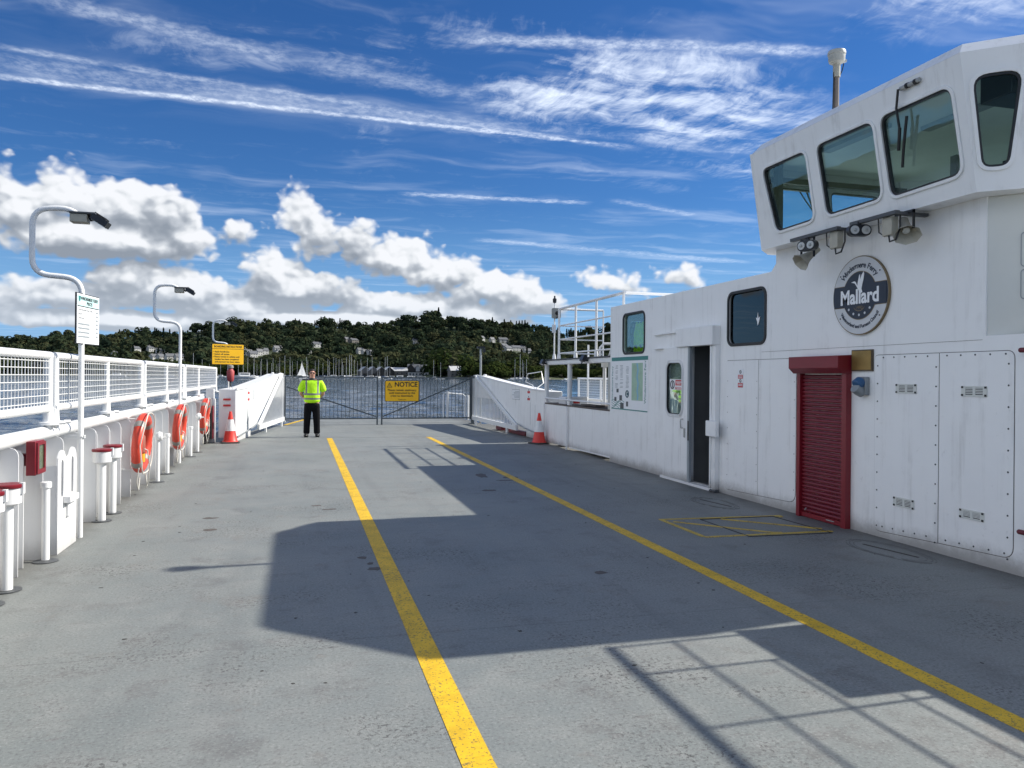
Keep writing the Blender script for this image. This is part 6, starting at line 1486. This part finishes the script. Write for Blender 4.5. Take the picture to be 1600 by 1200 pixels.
def max_height(x, y, z, rad):
    """how tall a tree may stand here without hiding a house that the picture shows"""
    best = 99.0
    for p, w in hpts:
        L = math.hypot(p.x, p.y); al = -((x-p.x)*p.x+(y-p.y)*p.y)/L; la = abs((x-p.x)*p.y-(y-p.y)*p.x)/L
        if 0 < al < 330 and la < w*.55+rad: best = min(best, EYE+(p.z+2.2-EYE)*(math.hypot(x, y)/L)-z)
    return best
def rnd_tree_pos(a0, a1, n, t0, t1):
    a = rng.uniform(a0, a1, n); t = rng.uniform(t0, t1, n)**.85; r = shore_r(a)+t*700; return a, t, r*np.sin(np.radians(a)), r*np.cos(np.radians(a))
Qs, Ts, Qc, Tc = [], [], [], []
a, t_, xs, ys = rnd_tree_pos(-32, 36, 3900, .02, 1.05); zs = terrain_z(xs, ys)
patch = np.sin(xs*.013+1)*np.sin(ys*.017+xs*.006)
for i in range(len(xs)):
    if not clear_of(xs[i], ys[i]): continue
    az_ = xs[i]/ys[i]
    if .258 < az_ < .308 and 60 < (math.hypot(xs[i], ys[i])-shore_r(a[i])) < 215 and rng.random() < .97: continue
    con = (patch[i] > .62 and rng.random() < .5) or rng.random() < .02
    P, T = (cprotos if con else protos)[rng.integers(3 if con else 6)]; s_ = (.75 + .95*rng.random()**1.3)*(1.45 if not con else .82); th = rng.uniform(0, 6.283); c, s2 = math.cos(th), math.sin(th)
    mh = max_height(xs[i], ys[i], zs[i], 3.5*s_)
    if mh < 3: continue
    s_ = min(s_, max(.28, mh/11.5))
    q = P*np.array([s_, s_, s_*rng.uniform(.8, 1.15)], np.float32); q = np.stack([q[..., 0]*c-q[..., 1]*s2, q[..., 0]*s2+q[..., 1]*c, q[..., 2]], -1) + np.array([xs[i], ys[i], zs[i]+.5], np.float32)
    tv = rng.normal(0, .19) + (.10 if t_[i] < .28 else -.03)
    (Qc if con else Qs).append(q.astype(np.float32)); (Tc if con else Ts).append(T+np.float32(tv))
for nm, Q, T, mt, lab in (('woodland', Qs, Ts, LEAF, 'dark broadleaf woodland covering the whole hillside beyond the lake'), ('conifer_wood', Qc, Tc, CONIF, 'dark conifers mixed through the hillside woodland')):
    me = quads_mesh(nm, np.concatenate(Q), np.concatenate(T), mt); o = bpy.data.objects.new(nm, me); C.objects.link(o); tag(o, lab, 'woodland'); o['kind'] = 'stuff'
# trees one can tell apart: along the shore, and conifers on the crest
big_me = [quads_mesh('crown', P, T, LEAFS) for P, T in bigs]; con_me = [quads_mesh('crown', P, T, CONIF) for P, T in cprotos]
con_tall = [quads_mesh('crown', *crown_proto(420, 90+s, 3.6, 8.5, 0, .6, True), CONIF) for s in range(3)]
tk = MB().tube([(0,0,-1),(.1,.05,2),(0,.2,4),(.3,.1,6)], [.42,.34,.26,.12], 7).mesh('trunk', BARK, True); tk2 = MB().tube([(0,0,-1),(0,0,8),(0,0,15)], [.35,.2,.05], 6).mesh('trunk', BARK, True)
def tree(name, cm, tm, p, s_, sz, label, group):
    t = thing(name, label, 'tree', p, group); t.scale = (s_, s_, sz); t.rotation_euler = (0, 0, random.uniform(0, 6.28))
    for nm, me in (('crown', cm), ('trunk', tm)):
        o = bpy.data.objects.new(nm, me); C.objects.link(o); o.parent = t
    return t
cnt = 0
for i in range(170):
    a = -33+66*(i+random.uniform(-.3, .3))/170; rs = float(shore_r(a)); off = random.choice((4, 7, 12, 20, 30)); az_ = math.tan(R(a))
    r = rs+off; x, y = r*math.sin(R(a)), r*math.cos(R(a))
    if not clear_of(x, y) or (.075 < az_ < .168): continue
    big = 1.0
    if 9.8 < a < 16.2: big = 1.35
    if .17 < az_ < .186: big = 1.9
    s_ = random.uniform(.85, 1.45)*big*1.2; z = float(terrain_z(np.array(x), np.array(y)))
    tree('shore_tree', random.choice(big_me), tk, (x, y, z), s_, s_*random.uniform(.85, 1.1), 'rounded broadleaf tree at the water edge of the far shore', 'broadleaf trees along the far shore')
for az_, e_, h_ in [(.1745,.0,21),(.0245,.0,17),(.029,.0,18),(.0345,.0,16),(.095,.0,14),(.2125,0,14),(.2475,0,18),(.2640,0,17),(.273,0,15),(.281,0,14),(.285,0,15),(.289,0,16),(.293,0,17),(.297,0,15),(.304,0,13),(.310,0,14),(-.3,0,12),(-.262,0,12),(-.207,0,13),(-.17,0,11),(.017,0,12),(.232,0,12),(-.005,0,11),(-.09,0,12),(.06,0,11),(.12,0,12),(.145,0,11),(.165,0,12),(.186,0,12)]:
    a = math.atan(az_); r = float(shore_r(math.degrees(a)))+684; p = (r*math.sin(a), r*math.cos(a), float(terrain_z(np.array(r*math.sin(a)), np.array(r*math.cos(a))))); s_ = h_/17*1.25
    lab = {.1745: 'tallest conifer standing alone on the highest crest of the hill'}.get(az_, 'dark pointed conifer standing above the crest of the hill')
    tree('crest_conifer', random.choice(con_tall), tk2, p, s_*1.5, s_*1.15, lab, 'conifers along the crest')

# ================================================================== BOATS
def boat_parts(t, L, hullm=HULL, cabin=True, mast=0, sail=False):
    m = MB(); secs = [(-.5, .30, .9), (-.25, .36, .85), (.1, .36, .88), (.35, .22, 1.0), (.5, .01, 1.15)]; vs = []; fs = []
    for u, w_, h_ in secs:
        for yy, zz in ((-w_, h_), (-w_*.8, .1), (-w_*.3, -.4), (w_*.3, -.4), (w_*.8, .1), (w_, h_)): vs.append((u*L, yy*L*.42, zz))
    for i in range(4):
        for k in range(5): a = i*6+k; fs.append((a, a+1, a+7, a+6))
        fs.append((i*6+5, i*6, i*6+6, i*6+11))
    fs.append(tuple(range(6))); m.add(vs, fs); h = m.build('hull', hullm); h.parent = t
    if cabin:
        m = MB(); m.box(-.22*L, .16*L, -.10*L, .10*L, .92, 1.55 if mast else 2.5); o = m.build('cabin', HULL, None, bevel=.1); o.parent = t
        m = MB(); m.box(-.18*L, .12*L, -.104*L, .104*L, 1.1 if mast else 1.7, 1.35 if mast else 2.2); o2 = m.build('window', PANE); o2.parent = o
    if mast:
        m = MB(); m.tube([(.05*L, 0, .8), (.05*L, 0, mast)], [.12, .09], 6); o = m.build('mast', MASTM); o.parent = t
        m = MB(); m.tube([(.05*L, 0, 1.9), (-.38*L, 0, 2.0)], .12, 6); o3 = m.build('boom', MASTM if sail else HULLB); o3.parent = t
        m = MB(); m.tube([(.49*L, 0, 1.1), (.05*L, 0, mast*.97)], .03, 4); m.tube([(-.49*L, 0, .9), (.05*L, 0, mast*.97)], .03, 4); m.tube([(.05*L, -.1*L, mast*.6), (.05*L, .1*L, mast*.6)], .04, 4); o4 = m.build('rigging', DGREY); o4.parent = t
        if sail:
            m = MB(); m.prism([(.04*L, 2.1), (-.36*L, 2.2), (-.1*L, mast*.55), (.03*L, mast*.95)], -.03, .03, frame((1,0,0), (0,0,1), (0,1,0), (0,0,0))); o = m.build('sail', SAIL); o.parent = t
            m = MB(); m.prism([(.07*L, 1.4), (.46*L, 1.2), (.07*L, mast*.8)], -.03, .03, frame((1,0,0), (0,0,1), (0,1,0), (0,0,0))); o = m.build('jib', SAIL); o.parent = t
    return t
def spot(az_, dr): 
    a = math.atan(az_); r = float(shore_r(math.degrees(a)))-dr; return (r*math.sin(a), r*math.cos(a), WL)
SG = 'moored sailing boats along the far shore'; MG = 'moored motor boats along the far shore'
yp = thing('sailing_boat', 'moored white sailing boat with bare mast near the far shore', 'sailing boat', spot(.0066, 140), SG); boat_parts(yp, 11, HULL, True, 19)
yb = thing('sailing_boat', 'moored sailing boat with dark blue hull and bare mast', 'sailing boat', spot(.0277, 30), 'moored blue sailing boats'); boat_parts(yb, 10.5, HULLB, True, 15.5)
mp_ = thing('motor_boat', 'moored white motor boat near the far shore', 'motor boat', spot(-.0635, 260), MG); boat_parts(mp_, 12.5, HULL, True)
sl_ = thing('sailing_boat', 'white sailing boat under sail, left of the man', 'sailing boat', spot(.0012, 200)); boat_parts(sl_, 9.5, HULL, False, 14, True); sl_.rotation_euler = (0, 0, R(25))
ms_ = [-.1245,-.1158,-.1071,-.0939,-.0843,-.0739,-.068,-.0553,-.0515,-.0462,-.0394,-.0326,-.0288,-.025,-.0127,-.0096,.0332,.0356,.0427,.0507,.0523,.0563,.0603,.0635,.0707,.0755,.0991,.1073,.1114,.169,.1784,.280,.2862,.2898,.2925,.2953]
ORD = ['first','second','third','fourth','fifth','sixth','seventh','eighth','ninth','tenth','eleventh','twelfth','thirteenth','fourteenth','fifteenth','sixteenth','seventeenth','eighteenth','nineteenth','twentieth']
ORD9 = ORD[:9]
for q, q2 in (('twenty', 'thirtieth'), ('thirty', 'fortieth'), ('forty', 'fiftieth'), ('fifty', 'sixtieth'), ('sixty', 'seventieth')): ORD += [q+'-'+w for w in ORD9] + [q2]
ms_ += [round(-.062+.0072*k+random.uniform(-.002, .002), 4) for k in range(24)]
rank_s = sorted(ms_+[.0066, .0277])
yp['label'] = 'moored white sailing boat with bare mast, %s mast from the left' % ORD[rank_s.index(.0066)]
yb['label'] = 'moored blue hulled sailing boat with bare mast, %s mast from the left' % ORD[rank_s.index(.0277)]
for i, a in enumerate(ms_):
    src = yb if i % 6 == 4 else yp; s_ = random.uniform(.62, 1.0) if a < .27 else .95
    o = dup(src, spot(a, random.uniform(60, 260)), random.uniform(0, 6.28), 'moored %s sailing boat with bare mast, %s mast from the left' % ('blue hulled' if src is yb else 'white', ORD[rank_s.index(a)]), s_)
yp.rotation_euler = (0, 0, .5); yb.rotation_euler = (0, 0, 2.2)
mo_ = [-.0939,-.0814,-.0754,-.0568,-.1050,-.1180,-.0227,.0459,.0595,.0715,.0877,.0958,.1081,.1139,.1250,.1371,.1420,.1496,.1560,.0400,.0520,.2754,.3532,.3719,.3908,-.15,-.18,-.21]
rank_m = sorted(mo_+[-.0635]); mp_['label'] = 'moored white motor boat near the far shore, %s from the left' % ORD[rank_m.index(-.0635)]
for i, a in enumerate(mo_):
    dup(mp_, spot(a, random.uniform(90, 330)), random.uniform(-.6, .6)+(3.14 if i % 2 else 0), 'moored white motor boat near the far shore, %s from the left' % ORD[rank_m.index(a)], random.uniform(.55, .95))
dup(mp_, spot(-.066, 380), .3, 'large white motor cruiser broadside, left of the ramp casing', 1.25)
# shingle edge of the far shore
m = MB(); pv = []
aa2 = np.linspace(-34, 36, 200)
for a in aa2:
    rs = float(shore_r(a)); 
    for r, z in ((rs-3, WL-.1), (rs+5, WL+1.0)): pv.append((r*math.sin(R(a)), r*math.cos(R(a)), z))
m.add(pv, [(2*i, 2*i+2, 2*i+3, 2*i+1) for i in range(199)]); struct(m.build('shingle_shore', plain('shingle', (.17, .16, .13), .9, var=.3, scale=.3)))
